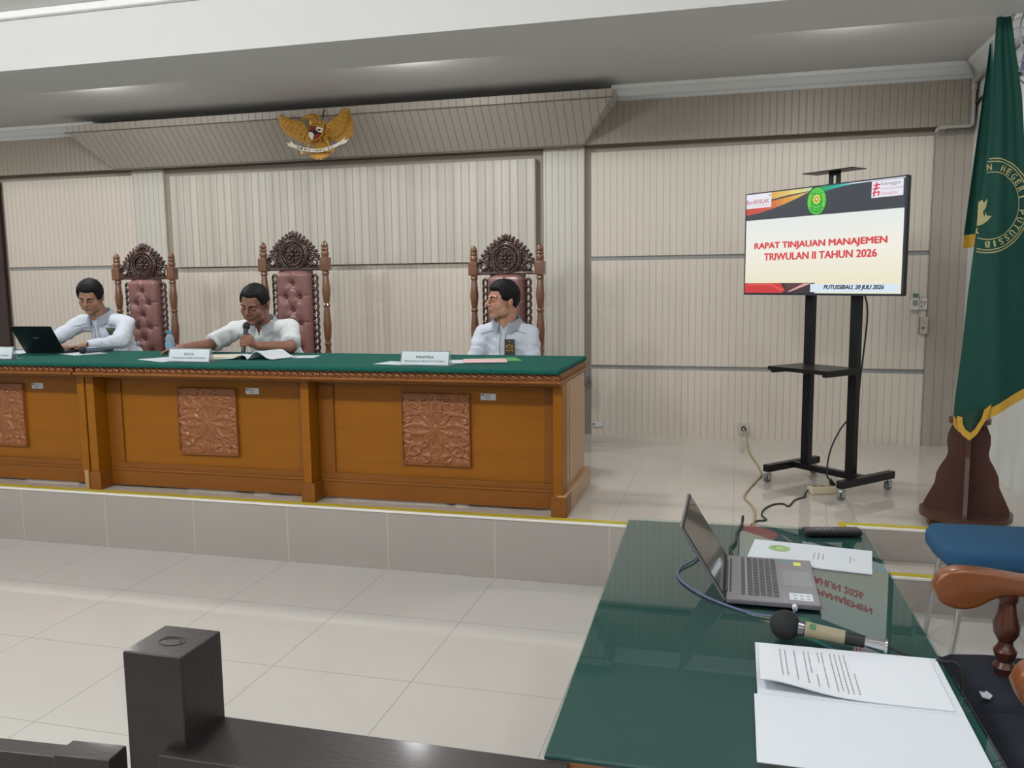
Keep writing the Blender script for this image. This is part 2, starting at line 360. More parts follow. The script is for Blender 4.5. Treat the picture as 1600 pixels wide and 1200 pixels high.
# ------------------------------------------------------------------ judges' bench
def carving_mesh(w, h, nx=100, nz=110):
    """relief of mirrored scrolls and leaves, in local x,z, raised towards -y"""
    def spiral(cx, cz, r0, a0, turns, s):
        pts = []
        for i in range(26):
            t = i/25; a = a0+s*turns*2*pi*t; r = r0*(1-0.85*t); pts.append((cx+r*cos(a), cz+r*sin(a), 0.030*(1-0.5*t)))
        return pts
    strokes = []
    strokes += spiral(0.62, 0.62, 0.22, -2.4, 1.1, 1)
    strokes += spiral(0.30, 0.84, 0.13, -1.2, 1.0, -1)
    strokes += spiral(0.80, 0.26, 0.15, 2.0, 1.0, -1)
    strokes += spiral(0.33, 0.36, 0.14, 0.5, 0.9, 1)
    for i in range(12):
        t = i/11; strokes.append((0.05+0.45*t, 0.05+0.5*t*t+0.1*t, 0.035)); strokes.append((0.1+0.85*t, 0.02+0.12*sin(t*3), 0.03)); strokes.append((0.04+0.1*sin(t*4), 0.1+0.85*t, 0.035))
    leaves = [(0.5+0.42*cos(a), 0.5+0.42*sin(a), a) for a in [i*pi/5 for i in range(10)]] + [(0.12, 0.12, 0.78), (0.9, 0.9, .78), (0.92, 0.6, 1.5), (0.6, 0.92, 0), (0.15, 0.6, 1.4), (0.55, 0.12, .2)]
    bm = bmesh.new(); grid = []
    for j in range(nz+1):
        row = []
        for i in range(nx+1):
            x = i/nx*2-1; z = j/nz*2-1; ax, az = abs(x), abs(z); hgt = 0.0
            for sx, sz, sr in strokes:
                d = sqrt((ax-sx)**2+(az-sz)**2)/(sr*2.0)
                if d < 1: hgt = max(hgt, sqrt(1-d*d)*0.009)
            for lx, lz, la in leaves:
                dx, dz = ax-lx, az-lz; uu_ = dx*cos(la)+dz*sin(la); vv_ = -dx*sin(la)+dz*cos(la)
                d = (uu_/0.12)**2+(vv_/0.05)**2
                if d < 1: hgt = max(hgt, (1-d)**0.5*0.010*(0.75+0.25*cos(vv_*200)))
            dc = sqrt(ax*ax+az*az)
            if dc < 0.16: hgt = max(hgt, 0.012*sqrt(1-(dc/0.16)**2))
            hgt += 0.0018*noise.noise(V((x*9, z*9, 1)))
            if ax > 0.955 or az > 0.955: hgt = 0.014
            if ax > 0.999 or az > 0.999: hgt = 0
            row.append(bm.verts.new((x*w/2, -0.008-hgt, z*h/2)))
        grid.append(row)
    for j in range(nz):
        for i in range(nx): bm.faces.new((grid[j][i], grid[j][i+1], grid[j+1][i+1], grid[j+1][i]))
    a = [bm.verts.new((sx*w/2, 0, sz*h/2)) for sx, sz in ((-1, -1), (1, -1), (1, 1), (-1, 1))]
    edges = [grid[0], [r[-1] for r in grid], list(reversed(grid[-1])), list(reversed([r[0] for r in grid]))]
    for k in range(4): bm.faces.new([a[k]]+edges[k]+[a[(k+1) % 4]])
    me = bpy.data.meshes.new('carved_panel'); bmesh.ops.recalc_face_normals(bm, faces=bm.faces); bm.to_mesh(me); bm.free(); return me
carve = carving_mesh(0.40, 0.40)
YB = 4.20; YP = 4.31
def bench(x0, x1, label, sidepanel):
    t = thing('judges_bench', label, 'bench', ((x0+x1)/2, 4.6, P), 0, 'carved wooden judges bench units')
    ox, oy, oz = (x0+x1)/2, 4.6, P
    M = Matrix.Translation((-ox, -oy, -oz))
    def bb(lo, hi, bev=0.003): B.box(lo, hi, M, bev=bev)
    mid = (x0+x1)/2
    # back boards of the bays
    B = MB(); bb((x0+0.02, YP, P+0.03), (x1-0.02, YP+0.02, 1.045)); B.build('front_board', m_oak, t)
    bays = ((x0+0.075, mid-0.03), (mid+0.03, x1-0.045))
    for a, c in bays:
        B = MB()    # frame moulding around the sunk field
        bb((a, YP-0.012, 0.985), (c, YP, 1.03)); bb((a, YP-0.014, P+0.10), (c, YP, 0.478))
        bb((a, YP-0.012, 0.478), (a+0.09, YP, 0.985)); bb((c-0.07, YP-0.012, 0.478), (c, YP, 0.985))
        B.build('bay_frame', m_oakd, t)
        B = MB()
        bb((a, YP-0.022, P+0.012), (c, YP-0.001, P+0.112), 0.005); bb((a, YP-0.027, P+0.102), (c, YP-0.001, P+0.117), 0.004)
        B.build('plinth', m_oakd, t)
        me = carve.copy(); o = link('carved_panel', me, m_carve, t, True, 50)
        cx = (a+c)/2+0.01; o.location = (cx-ox, YP-0.0-oy, 0.747-oz)
        # stuck-on asset label
        sx = cx+0.255; B = MB(); bb((sx, YP-0.0025, 0.915), (sx+0.085, YP-0.0005, 0.95), 0); st = B.build('sticker', m_paper, t, smooth=False, label='white printed sticker')
        B = MB(); bb((sx+0.004, YP-0.0032, 0.936), (sx+0.02, YP-0.0026, 0.947), 0)
        for k in range(4): bb((sx+0.024, YP-0.0032, 0.922+k*0.006), (sx+0.05+0.008*(k % 2), YP-0.0026, 0.9245+k*0.006), 0)
        B.build('sticker_print', m_ink, st, smooth=False)
    for i, px in enumerate((x0+0.004, mid-0.028, x1-0.048)):
        B = MB(); bb((px, YB, P+0.1), (px+(0.05 if i else 0.055), YP+0.02, 1.04)); B.build('post', m_oak if i < 3 else m_oak, t)
        if i == 2 and not sidepanel: continue
        B = MB(); bb((px-(0.012 if i else 0.003), YB-0.012, P), (px+0.072, YP+0.01, P+0.108), 0.004); B.build('post_foot', m_oakd, t)
    # right side
    xr = x1
    B = MB(); bb((xr-0.022, YB+0.01, P+0.02), (xr-0.002, 4.86, 1.045)); B.build('side_panel', m_oaks, t, label='lighter brown side panel')
    B = MB(); bb((xr-0.006, 4.40, P+0.1), (xr+0.0005, 4.41, 1.0), 0); bb((xr-0.03, YB-0.01, P), (xr+(0.022 if sidepanel else 0), 4.93, P+0.115), 0.006); B.build('side_plinth', m_oaks, t)
    B = MB(); bb((x0+0.002, YB+0.01, P+0.02), (x0+0.022, 4.86, 1.045)); B.build('side_panel', m_oaks, t)
    # cornice: moulding, carved frieze
    B = MB(); e1 = 1 if sidepanel else 0; bb((x0+0.002, 4.105, 1.029), (x1+0.014*e1, 4.88, 1.046), 0.006); bb((x0+0.002, 4.125, 1.018), (x1+0.004*e1, 4.87, 1.030), 0.004); B.build('moulding', m_oakd, t)
    B = MB(); bb((x0+0.004, 4.13, 1.046), (x1+0.004*e1, 4.89, 1.0785), 0); B.build('frieze', m_carve, t)
    B = MB()
    n = int((x1-x0)/0.042)
    for k in range(n):
        cx = x0+0.03+k*(x1-x0-0.05)/(n-1); R_ = Matrix.Rotation(0.6, 4, 'Y')
        B.ell(V((cx, 4.128, 1.063))-V((ox, oy, oz)), (0.018, 0.009, 0.010), R_, 8, 6)
        B.ell(V((cx+0.016, 4.127, 1.057))-V((ox, oy, oz)), (0.006, 0.008, 0.011), Matrix.Rotation(-0.5, 4, 'Y'), 8, 5)
    for k in range(24 if sidepanel else 0):
        cy = 4.15+k*0.031; B.ell(V((x1+0.006, cy, 1.061))-V((ox, oy, oz)), (0.008, 0.010, 0.013), Matrix.Rotation(0.5, 4, 'X'), 8, 6)
    B.build('frieze_carving', m_carve, t)
    return t
bench(-3.742, -0.85, 'carved brown wooden judges bench with its lighter end panel in full view', True)
bench(-6.70, -3.752, 'carved brown wooden judges bench cut by the left edge of the photo', False)
b = MB(); b.box((-6.72, 4.095, 1.079), (-0.842, 4.905, CZ), bev=0.012, seg=3)
b.build('bench_cloth', m_baize, label='green baize cloth covering the top of the long judges bench', cat='tablecloth')
# ------------------------------------------------------------------ thrones
def throne():
    t = thing('carved_armchair', 'x', 'chair', group='carved high-backed chairs behind the bench')
    prof = [(0.026, 0), (0.026, 0.42), (0.018, 0.44), (0.024, 0.47), (0.030, 0.56), (0.022, 0.68), (0.018, 0.72), (0.027, 0.74), (0.018, 0.76),
            (0.026, 0.80), (0.030, 0.88), (0.021, 0.98), (0.019, 1.00), (0.028, 1.015), (0.019, 1.03), (0.025, 1.06), (0.031, 1.12), (0.022, 1.20), (0.020, 1.225), (0.027, 1.235), (0.022, 1.255), (0.024, 1.262)]
    fin = [(0.024, 1.35), (0.024, 1.362), (0.028, 1.37), (0.029, 1.385), (0.022, 1.395), (0.026, 1.402), (0.028, 1.412), (0.020, 1.420), (0.026, 1.427), (0.025, 1.438), (0.017, 1.455), (0.010, 1.462), (0.0, 1.466)]
    for s in (-1, 1):
        b = MB(); b.lathe(prof, Matrix.Translation((s*0.245, 0, 0))); b.build('post', m_teak, t)
        b = MB(); b.box((s*0.245-0.032, -0.032, 1.258), (s*0.245+0.032, 0.032, 1.352), bev=0.006); b.lathe(fin, Matrix.Translation((s*0.245, 0, 0))); b.build('finial', m_teak, t)
        b = MB()   # chain of carved rings
        for k in range(14):
            z = 1.205-k*0.049; r = 0.020
            b.tube([(s*(0.160)+r*0.85*cos(a), 0.004*cos(a*2), z+0.028*sin(a)) for a in [2*pi*i/14 for i in range(14)]], 0.0095, 6, closed=True)
            b.ell((s*0.160, 0, z-0.024), (0.016, 0.012, 0.010), None, 8, 6)
        b.build('side_carving', m_walnut, t)
        b = MB(); b.lathe([(0.024, 0), (0.03, 0.05), (0.02, 0.12), (0.03, 0.25), (0.022, 0.38), (0.028, 0.42)], Matrix.Translation((s*0.245, -0.46, 0))); b.build('front_leg', m_teak, t)
    # upholstered back with deep buttons
    b = MB(); nx, nz = 44, 90; W, z0, z1 = 0.27, 0.50, 1.262
    btn = [(0, 1.17), (-0.055, 1.075), (0.055, 1.075), (0, 0.985), (-0.055, 0.89), (0.055, 0.89), (0, 0.80), (-0.055, .71), (.055, .71), (0, .62)]
    fr = []
    for j in range(nz+1):
        row = []
        for i in range(nx+1):
            x = (i/nx-0.5)*W; z = z0+(z1-z0)*j/nz
            e = min((0.5-abs(i/nx-0.5))*W, z1-z, z-z0); puff = 0.045*min(1, (e/0.03))**0.5 if e > 0 else 0
            dd = 0
            for bx, bz in btn:
                q = sqrt((x-bx)**2+(z-bz)**2); dd = max(dd, 0.030*math.exp(-(q/0.014)**2)+0.014*math.exp(-(q/0.035)**2))
            # pleats linking buttons
            for (ax_, az_), (bx_, bz_) in ((btn[0], btn[1]), (btn[0], btn[2]), (btn[1], btn[3]), (btn[2], btn[3]), (btn[3], btn[4]), (btn[3], btn[5]), (btn[4], btn[6]), (btn[5], btn[6]), (btn[0], (0.0, 1.26)), (btn[1], (-.14, 1.09)), (btn[2], (.14, 1.09)), (btn[4], (-.14, .9)), (btn[5], (.14, .9))):
                ux, uz = bx_-ax_, bz_-az_; L2 = ux*ux+uz*uz; tt = max(0, min(1, ((x-ax_)*ux+(z-az_)*uz)/L2)); q = sqrt((x-ax_-tt*ux)**2+(z-az_-tt*uz)**2)
                dd = max(dd, 0.009*math.exp(-(q/0.007)**2))
            row.append(b.bm.verts.new((x*(1-0.10*max(0, (z-1.225)/0.037)**2), -0.012-max(0, puff-dd), z-0.020*(j/nz)**30*abs(2*i/nx-1)**5)))
        fr.append(row)
    for j in range(nz):
        for i in range(nx): b.bm.faces.new((fr[j][i], fr[j][i+1], fr[j+1][i+1], fr[j+1][i]))
    bk = [b.bm.verts.new((sx*W/2, 0.02, z)) for sx, z in ((-1, z0), (1, z0), (1, z1), (-1, z1))]
    ed = [fr[0], [r[-1] for r in fr], list(reversed(fr[-1])), list(reversed([r[0] for r in fr]))]
    for k in range(4): b.bm.faces.new([bk[k]]+ed[k]+[bk[(k+1) % 4]])
    b.bm.faces.new(list(reversed(bk)))
    bc = b.build('backrest', m_leather, t, ang=80)
    for k, (bx, bz) in enumerate(btn):
        b = MB(); b.ell((bx, -0.030, bz), (0.008, 0.006, 0.008), None, 10, 6); b.build('button', m_leather, bc)
    # crest
    b = MB()
    zc = 1.372
    b.box((-0.225, -0.016, 1.262), (0.225, 0.016, 1.280), bev=0.004)
    b.lathe([(0.085, -0.010), (0.085, 0.012), (0, 0.012)], Matrix.Translation((0, 0, zc)) @ Matrix.Rotation(pi/2, 4, 'X'), 28)
    b.prism([(-0.205, 1.275), (-0.16, 1.262), (0.16, 1.262), (0.205, 1.275), (0.178, 1.30), (0.150, 1.315), (0.135, 1.36), (0.145, 1.395), (0.10, 1.452), (0.05, 1.490), (0, 1.505), (-0.05, 1.490), (-0.10, 1.452), (-0.145, 1.395), (-0.135, 1.36), (-0.150, 1.315), (-0.178, 1.30)], 0.010, Matrix.Translation((0, 0.008, 0)) @ Matrix.Rotation(pi/2, 4, 'X'))
    def ringt(cx, cz, R, r, n=28, y=-0.012, sx=1): b.tube([(cx+R*sx*cos(a), y, cz+R*sin(a)) for a in [2*pi*i/n for i in range(n)]], r, 8, closed=True)
    ringt(0, zc, 0.098, 0.010); ringt(0, zc, 0.074, 0.006, y=-0.02); ringt(0, zc, 0.112, 0.005)
    for k in range(8):
        a = k*pi/4; b.ell((0.034*cos(a), -0.018, zc+0.034*sin(a)), (0.018, 0.010, 0.009), Matrix.Rotation(-a, 4, 'Y'), 8, 6)
        b.ell((0.056*cos(a+.4), -0.016, zc+0.056*sin(a+.4)), 0.007, None, 8, 6)
    for k in range(28):
        a = k*2*pi/28; b.ell((0.086*cos(a), -0.02, zc+0.086*sin(a)), 0.006, None, 6, 5)
    b.ell((0, -0.024, zc), 0.013, None, 10, 8)
    rnd = random.Random(3)
    out = [(-0.200, 1.345), (-0.186, 1.368), (-0.172, 1.398), (-0.150, 1.425), (-0.128, 1.447), (-0.105, 1.468), (-0.078, 1.488), (-0.050, 1.505), (-0.022, 1.518), (0, 1.524)]
    for (x, z) in out:
        for s in ((-1, 1) if x else (1,)):
            a = atan2(z-1.36, x*s*-1 if s == 1 else -x*s) if False else atan2(z-1.33, x*s)
            b.ell((x*s, 0, z), (0.022, 0.012, 0.013), Matrix.Rotation(-(a+0.5*s), 4, 'Y'), 8, 6)
            b.ell((x*s*0.9, -0.008, z-0.014), 0.010, None, 7, 5)
            b.ell((x*s+0.010*cos(a), -0.003, z+0.010*sin(a)), (0.008, .007, .008), None, 6, 5)
    for s in (-1, 1):
        b.tube([(s*x, 0, z) for x, z in ((0.20, 1.335), (0.176, 1.375), (0.14, 1.422), (0.10, 1.458), (0.05, 1.49), (0, 1.505))], 0.009, 7)
        def spir(cx, cz, R, a0, turns, sg, r=0.008):
            b.tube([(s*(cx+R*(1-0.8*i/24)*cos(a0+sg*turns*2*pi*i/24)), -0.006-0.01*i/24, cz+R*(1-0.8*i/24)*sin(a0+sg*turns*2*pi*i/24)) for i in range(25)], r, 7, rf=lambda q: 1.1-0.5*q)
        spir(0.172, 1.322, 0.044, -0.2, 1.3, 1, 0.010); spir(0.118, 1.302, 0.024, 2.6, 1.1, -1, 0.006)
        spir(0.140, 1.385, 0.026, 0.5, 1.1, -1, 0.007); spir(0.120, 1.425, 0.018, 1.5, 1.0, 1, 0.006)
        spir(0.072, 1.474, 0.014, 0, 1, 1, 0.006); spir(0.150, 1.350, 0.020, 3.3, 1, 1, 0.006)
        for q in range(9):
            a = rnd.uniform(0, 6.28); b.ell((s*(0.115+0.03*rnd.random()+0.004*q), -0.01, 1.30+0.012*q), (0.011, 0.007, 0.006), Matrix.Rotation(a, 4, 'Y'), 7, 5)
    b.build('crest', m_walnut, t)
    b = MB(); b.box((-0.25, -0.50, 0.36), (0.25, 0.03, 0.42), bev=0.008); b.box((-0.225, -0.012, .46), (.225, .012, .52), bev=.004); b.build('seat_frame', m_teak, t)
    b = MB(); b.box((-0.235, -0.49, 0.415), (0.235, -0.02, 0.48), bev=0.025, seg=3); b.build('seat', m_leather, t)
    return t
th = throne()
th.location = (-3.17, 5.72, P); th.scale = (1.03, 1, 1.04); th['label'] = 'tallest carved high-backed chair with maroon leather, behind the man with the microphone'
dup(th, (-4.465, 5.72, P), 0.02, 'carved high-backed maroon chair behind the man typing on the black laptop', scale=(1, 1, 1))
dup(th, (-1.55, 5.74, P), -0.10, 'carved high-backed maroon chair behind the man looking sideways, nearest the television', scale=(1, 1, 1))
# ------------------------------------------------------------------ people
def hand(b, wrist, d, nrm, side, curl=0.25, L=1.0):
    """wrist, finger direction d, back-of-hand normal, side=+1 when the thumb is on d x nrm side"""
    wrist, d, nrm = V(wrist), V(d).normalized(), V(nrm); nrm = (nrm-d*nrm.dot(d)).normalized(); s = d.cross(nrm)*side
    R_ = Matrix((( s.x, d.x, nrm.x, 0), (s.y, d.y, nrm.y, 0), (s.z, d.z, nrm.z, 0), (0, 0, 0, 1)))
    b.ell(wrist+d*0.048, (0.040, 0.052, 0.0145), R_, 14, 10); b.cap(wrist, wrist+d*0.03, 0.022, 0.024)
    b.ell(wrist+d*0.03+s*0.025-nrm*0.004, (0.018, 0.032, 0.015), R_)
    for i, (o, ln) in enumerate(((0.029, 0.070), (0.010, 0.078), (-0.010, 0.072), (-0.029, 0.058))):
        p = wrist+d*(0.085-abs(o-0.005)*0.25)+s*o; dirn = (d+s*o*3.0).normalized(); a = curl*(0.8+0.15*i)
        b.cap(wrist+d*0.05+s*o*0.8, p, 0.010, 0.0095)
        for k, f in enumerate((0.42, 0.32, 0.26)):
            ax = dirn.cross(nrm).normalized(); dirn = (Matrix.Rotation(-a*(1 if k else 0.6), 4, ax) @ dirn)
            q = p+dirn*ln*f*L; b.cap(p, q, 0.0092-0.0008*k, 0.0086-0.0009*k, 10); p = q
    p = wrist+d*0.03+s*0.032; dirn = (d*0.75+s*0.75-nrm*0.25).normalized()
    for k, ln in enumerate((0.036, 0.028)):
        q = p+dirn*ln; b.cap(p, q, 0.0115-0.001*k, 0.0105-0.001*k, 10); p = q; dirn = (dirn+d*0.35).normalized()
def head_parts(b, M, plump=1.0):
    def E(c, r, rot=None): b.ell(M @ V(c), r, M.to_3x3().to_4x4() @ (rot if rot else Matrix.Identity(4)), 20, 14)
    def C(p, q, ra, rb): b.cap(M @ V(p), M @ V(q), ra, rb, 12)
    E((0, 0.012, 0.030), (0.076, 0.094, 0.086)); E((0, -0.028, -0.030), (0.060*plump, 0.060, 0.070)); E((0, -0.015, -0.06), (0.056*plump, 0.052, 0.045))
    E((0, -0.062, -0.088), (0.028*plump, 0.024, 0.022)); E((0, -0.045, -0.07), (0.042*plump, .036, .034))
    for s in (-1, 1):
        E((s*0.036*plump, -0.046, -0.022), (0.030, 0.032, 0.036)); C((s*0.012, -0.083, 0.028), (s*0.045, -0.072, 0.030), 0.010, 0.009)
        E((s*0.042*plump, -0.022, -0.056), (0.024, 0.042, 0.036))
        E((s*0.080, 0.016, -0.004), (0.009, 0.019, 0.031), Matrix.Rotation(s*0.35, 4, 'Z')); E((s*0.083, 0.022, 0.010), (0.008, 0.017, 0.016), Matrix.Rotation(s*0.5, 4, 'Z'))
        E((s*0.0135, -0.096, -0.020), (0.010, 0.010, 0.008)); E((s*0.031, -0.071, 0.008), (0.0155, 0.014, 0.010))
    C((0, -0.086, 0.020), (0, -0.108, -0.013), 0.009, 0.0125); E((0, -0.104, -0.017), (0.012, 0.012, 0.010))
    E((0, -0.078, -0.045), (0.024, 0.018, 0.022))
    C((-0.016, -0.088, -0.046), (0.016, -0.088, -0.046), 0.0065, 0.0065); C((-0.013, -0.086, -0.058), (0.013, -0.086, -0.058), 0.0075, 0.0075)
def hair_mesh(b, M, front=0.062, side=0.0, back=-0.05, thick=0.012, parted=0):
    n, m_ = 48, 30; rings = []
    for j in range(m_+1):
        ph = pi*j/m_; row = []
        for i in range(n):
            a = 2*pi*i/n; dx, dy, dz = sin(ph)*cos(a), sin(ph)*sin(a), cos(ph)
            # hairline height by azimuth: front is -y
            fr_ = max(0, -dy/(sqrt(dx*dx+dy*dy)+1e-6)); bk_ = max(0, dy/(sqrt(dx*dx+dy*dy)+1e-6)); sd = 1-fr_-bk_ if fr_+bk_ < 1 else 0
            t = max(0, min(1, (fr_-0.42)/0.33)); t = t*t*(3-2*t); line = (side*(1-bk_)+back*bk_)*(1-t) + front*t
            p = V((0.078*dx, 0.012+0.097*dy, 0.030+0.089*dz))
            k = max(0, min(1, (p.z-line)/0.012+0.5))
            puff = thick*(0.55+0.6*max(0, dz))*(1+0.18*noise.noise(V((dx*7, dy*7, dz*7))))
            if parted: puff += 0.007*max(0, dz)*(1 if dx*parted < 0 else 0.3)*max(0, -dy+0.3)
            s = -0.012+(0.012+puff)*k
            nrmv = V((dx/0.078, dy/0.097, dz/0.089)).normalized()
            row.append(b.bm.verts.new(M @ (p+nrmv*s)))
        rings.append(row)
    for j in range(m_):
        for i in range(n):
            try: b.bm.faces.new((rings[j][i], rings[j][(i+1) % n], rings[j+1][(i+1) % n], rings[j+1][i]))
            except Exception: pass
    bmesh.ops.remove_doubles(b.bm, verts=b.bm.verts, dist=0.0005)
def person(label, J, skin, shirt, long_sleeve, hyaw, hpitch, hroll=0.0, plump=1.0, hair=None, piping=False, vneck=0.038, grip=None, headsize=1.0):
    """J: joints in world space. Built around the seat point."""
    base = V((J['pelvis'][0], J['pelvis'][1], P)); KP = 0.955; t = thing('person', label, 'person', (base.x*KP, base.y*KP, CAMH+(P-CAMH)*KP), 0, 'men seated behind the judges bench'); t.scale = (KP, KP, KP); DZ = (t.location.z-P)/KP
    J = {k: V(v)-base for k, v in J.items()}
    Mh = Matrix.Translation(J['head']) @ Matrix.Rotation(hyaw, 4, 'Z') @ Matrix.Rotation(hpitch, 4, 'X') @ Matrix.Rotation(hroll, 4, 'Y') @ Matrix.Scale(headsize, 4)
    b = MB(); head_parts(b, Mh, plump)
    nb = J['neck']; b.cap(nb-V((0, -0.01, 0.04)), Mh @ V((0, 0.03, -0.03)), 0.058*plump, 0.054*plump)
    ch, pe = J['chest'], J['pelvis']
    b.cap(nb-V((0, -0.01, 0.05)), ch+V((0, 0.02, 0)), 0.048, 0.07); b.cap(ch+V((0, 0.02, 0)), pe+V((0, 0, 0.05)), 0.075, 0.08)
    b.cap(nb+V((0, 0.0, -0.04)), nb+V((0, 0.010, -0.10)), 0.046, 0.046)
    for s in 'LR':
        sh, el, wr = J['sh'+s], J['el'+s], J['wr'+s]
        b.cap(nb-V((0, -0.01, 0.05)), sh, 0.040, 0.038); b.cap(sh, el, 0.040, 0.038); b.cap(el, wr, 0.038 if long_sleeve else 0.042, 0.024 if long_sleeve else 0.027)
        if s+'grip' in J: continue
        hd = J.get('hd'+s); d = (V(hd)+base).normalized() if hd is not None else (wr-el).normalized()
        hand(b, wr, d, J.get('hn'+s, V((0, 0, 1))-base)+base, 1 if s == 'L' else -1, 0.3)
    if grip:
        mc, mx_, wr = V(grip['c'])-base, V(grip['axis']).normalized(), J['wr'+grip['side']]
        pd = (V(grip['palm'])).normalized(); fd = mx_.cross(pd).normalized()*grip.get('turn', 1)
        palm = mc+pd*0.034; b.cap(wr, palm-mx_*0.01, 0.024, 0.028)
        b.ell(palm, (0.026, 0.030, 0.040), None, 14, 10)
        for k in range(4):
            h = mx_*(0.030-0.0185*k); R_ = 0.0255; pts = []
            for i in range(8):
                a = i/7*radians(215 if k < 3 else 200); pts.append(mc+h-mx_*0.006*i/7+(pd*cos(a)+fd*sin(a))*R_)
            for p, q in zip(pts, pts[1:]): b.cap(p, q, 0.0092, 0.0088, 10)
        pts = [mc+mx_*0.02+pd*0.038-fd*0.012, mc+mx_*0.040+pd*0.018-fd*0.026, mc+mx_*0.052-fd*0.026-pd*0.006]
        for p, q in zip(pts, pts[1:]): b.cap(p, q, 0.0115, 0.0098, 10)
    body = baked(b, [('REMESH', dict(mode='VOXEL', voxel_size=0.0035)), ('SMOOTH', dict(factor=0.5, iterations=6))], 'body', skin, t)
    # face details
    for s in (-1, 1):
        b = MB(); b.ell(Mh @ V((s*0.031, -0.0785, 0.006)), (0.012, 0.006, 0.0035), Mh.to_3x3().to_4x4()); b.build('eyelash_line' if False else 'eye', mat('eye_dark', '#1d1512', 0.3), t)
        b = MB(); b.tube([Mh @ V(q) for q in ((s*0.014, -0.0925, 0.027), (s*0.030, -0.090, 0.034), (s*0.048, -0.079, 0.029))], 0.0042, 7, rf=lambda q: 1.1-0.6*q); b.build('eyebrow', m_hair, t)
    b = MB(); b.tube([Mh @ V(q) for q in ((-0.020, -0.0905, -0.0525), (0, -0.0955, -0.0515), (0.020, -0.0905, -0.0525))], 0.0022, 6); b.build('mouth', mat('lip', '#5a3a32', 0.5), t)
    b = MB(); hair_mesh(b, Mh, **(hair or {})); b.build('hair', m_hair, t, ang=180)
    # shirt
    b = MB(); B2 = 0.0
    b.ell((pe+V((0, -0.02, 0.06))), (0.165*plump, 0.135*plump, 0.13)); b.ell((ch+pe)/2+V((0, -0.01, 0.02)), (0.168*plump, 0.130*plump, 0.15))
    ctr = (J['shL']+J['shR'])/2
    b.ell(ch+V((0, 0, 0.02)), (0.172*plump, 0.118, 0.15)); b.cap(nb-V((0, -0.015, 0.065)), ch+V((0, -0.01, 0.02)), 0.078, 0.115); b.cap(J['shL'], J['shR'], 0.068, 0.068)
    for s in 'LR':
        sh, el, wr = J['sh'+s], J['el'+s], J['wr'+s]
        b.cap(nb+V((0, 0.012, -0.035)), sh, 0.062, 0.062)
        if long_sleeve:
            b.cap(sh, el, 0.066, 0.054); b.cyl(el, el+(wr-el)*0.93, 0.053, 0.034); b.ell(el, 0.054)
        else:
            e2 = sh+(el-sh)*0.86; b.cyl(sh, e2, 0.068, 0.066); b.ell(sh, 0.068)
    b.ell(nb+V((0, 0.01, -0.03)), (0.085, 0.075, 0.045))
    sh_o = baked(b, [('REMESH', dict(mode='VOXEL', voxel_size=0.008)), ('SMOOTH', dict(factor=0.6, iterations=10))], 'shirt', shirt, t)
    me = sh_o.data; off = V((random.random()*9, 3, 1))
    for v in me.vertices:
        c = v.co; f = 0.0
        for s in 'LR':     # folds radiate from elbows and armpits
            for J0 in (J['el'+s], J['sh'+s]+V((0, 0, -0.08))):
                dv = c-J0; q = dv.length
                f += 0.006*math.exp(-(q/0.13)**2)*(1-math.exp(-(q/0.07)**4))*sin(q*95+2.5*atan2(dv.z, dv.x+dv.y))
        f += 0.014*noise.noise(V((c.x*6, c.y*6, c.z*11))+off)+0.007*noise.noise(V((c.x*16+c.z*9, c.y*14, c.z*20))+off)
        v.co = c+v.normal*f
    me.update()
    bvh = BVHTree.FromPolygons([v.co.copy() for v in me.vertices], [tuple(p.vertices) for p in me.polygons])
    def hit(x, z, lift=0.002):   # from the camera-facing front
        r_ = bvh.ray_cast(V((x, -1.2, z)), V((0, 1, 0)))
        return (r_[0]+r_[1]*lift) if r_[0] is not None and r_[0].y < 0.6 else None
    # open neckline
    bm2 = bmesh.new(); bm2.from_mesh(me); kill = []
    for f_ in bm2.faces:
        c = f_.calc_center_median(); dz = nb.z-0.005-c.z
        if c.y < nb.y and -0.06 < dz < vneck and abs(c.x-nb.x-(ch.x-nb.x)*dz*2) < (0.24*vneck+0.016)*(1-max(0, dz)/vneck)+0.002: kill.append(f_)
    bmesh.ops.delete(bm2, geom=kill, context='FACES'); bm2.to_mesh(me); bm2.free(); me.update()
    md = sh_o.modifiers.new('solid', 'SOLIDIFY'); md.thickness = 0.003; md.offset = -1
    # collar: band and two points
    cdn = (Mh @ V((0, 0.03, -0.03))-nb); cdn.normalize(); R_ = vquat((cdn.x*0.5, cdn.y*0.5-0.15, 1))
    b = MB(); n = 26; rows = []
    for j, (rad, z) in enumerate(((0.078*plump, -0.02), (0.071*plump, 0.034), (0.076*plump, 0.037), (0.100*plump, -0.006))):
        row = []
        for i in range(n+1):
            a = -pi/2+0.30+(2*pi-0.60)*i/n; e = abs(i/n-0.5)*2
            drop = (0.032*max(0, e-0.6)/0.4) if j == 3 else 0.012*max(0, e-.7)/.3
            row.append(b.bm.verts.new(nb+R_ @ V((rad*cos(a), rad*0.98*sin(a)+0.01, z-drop-0.012*(1+(-sin(a)))*0.7))))
        rows.append(row)
    for A_, B_ in zip(rows, rows[1:]):
        for i in range(n): b.bm.faces.new((A_[i], A_[i+1], B_[i+1], B_[i]))
    bmesh.ops.solidify(b.bm, geom=b.bm.faces[:], thickness=0.003)
    b.build('collar', shirt, t, ang=50)
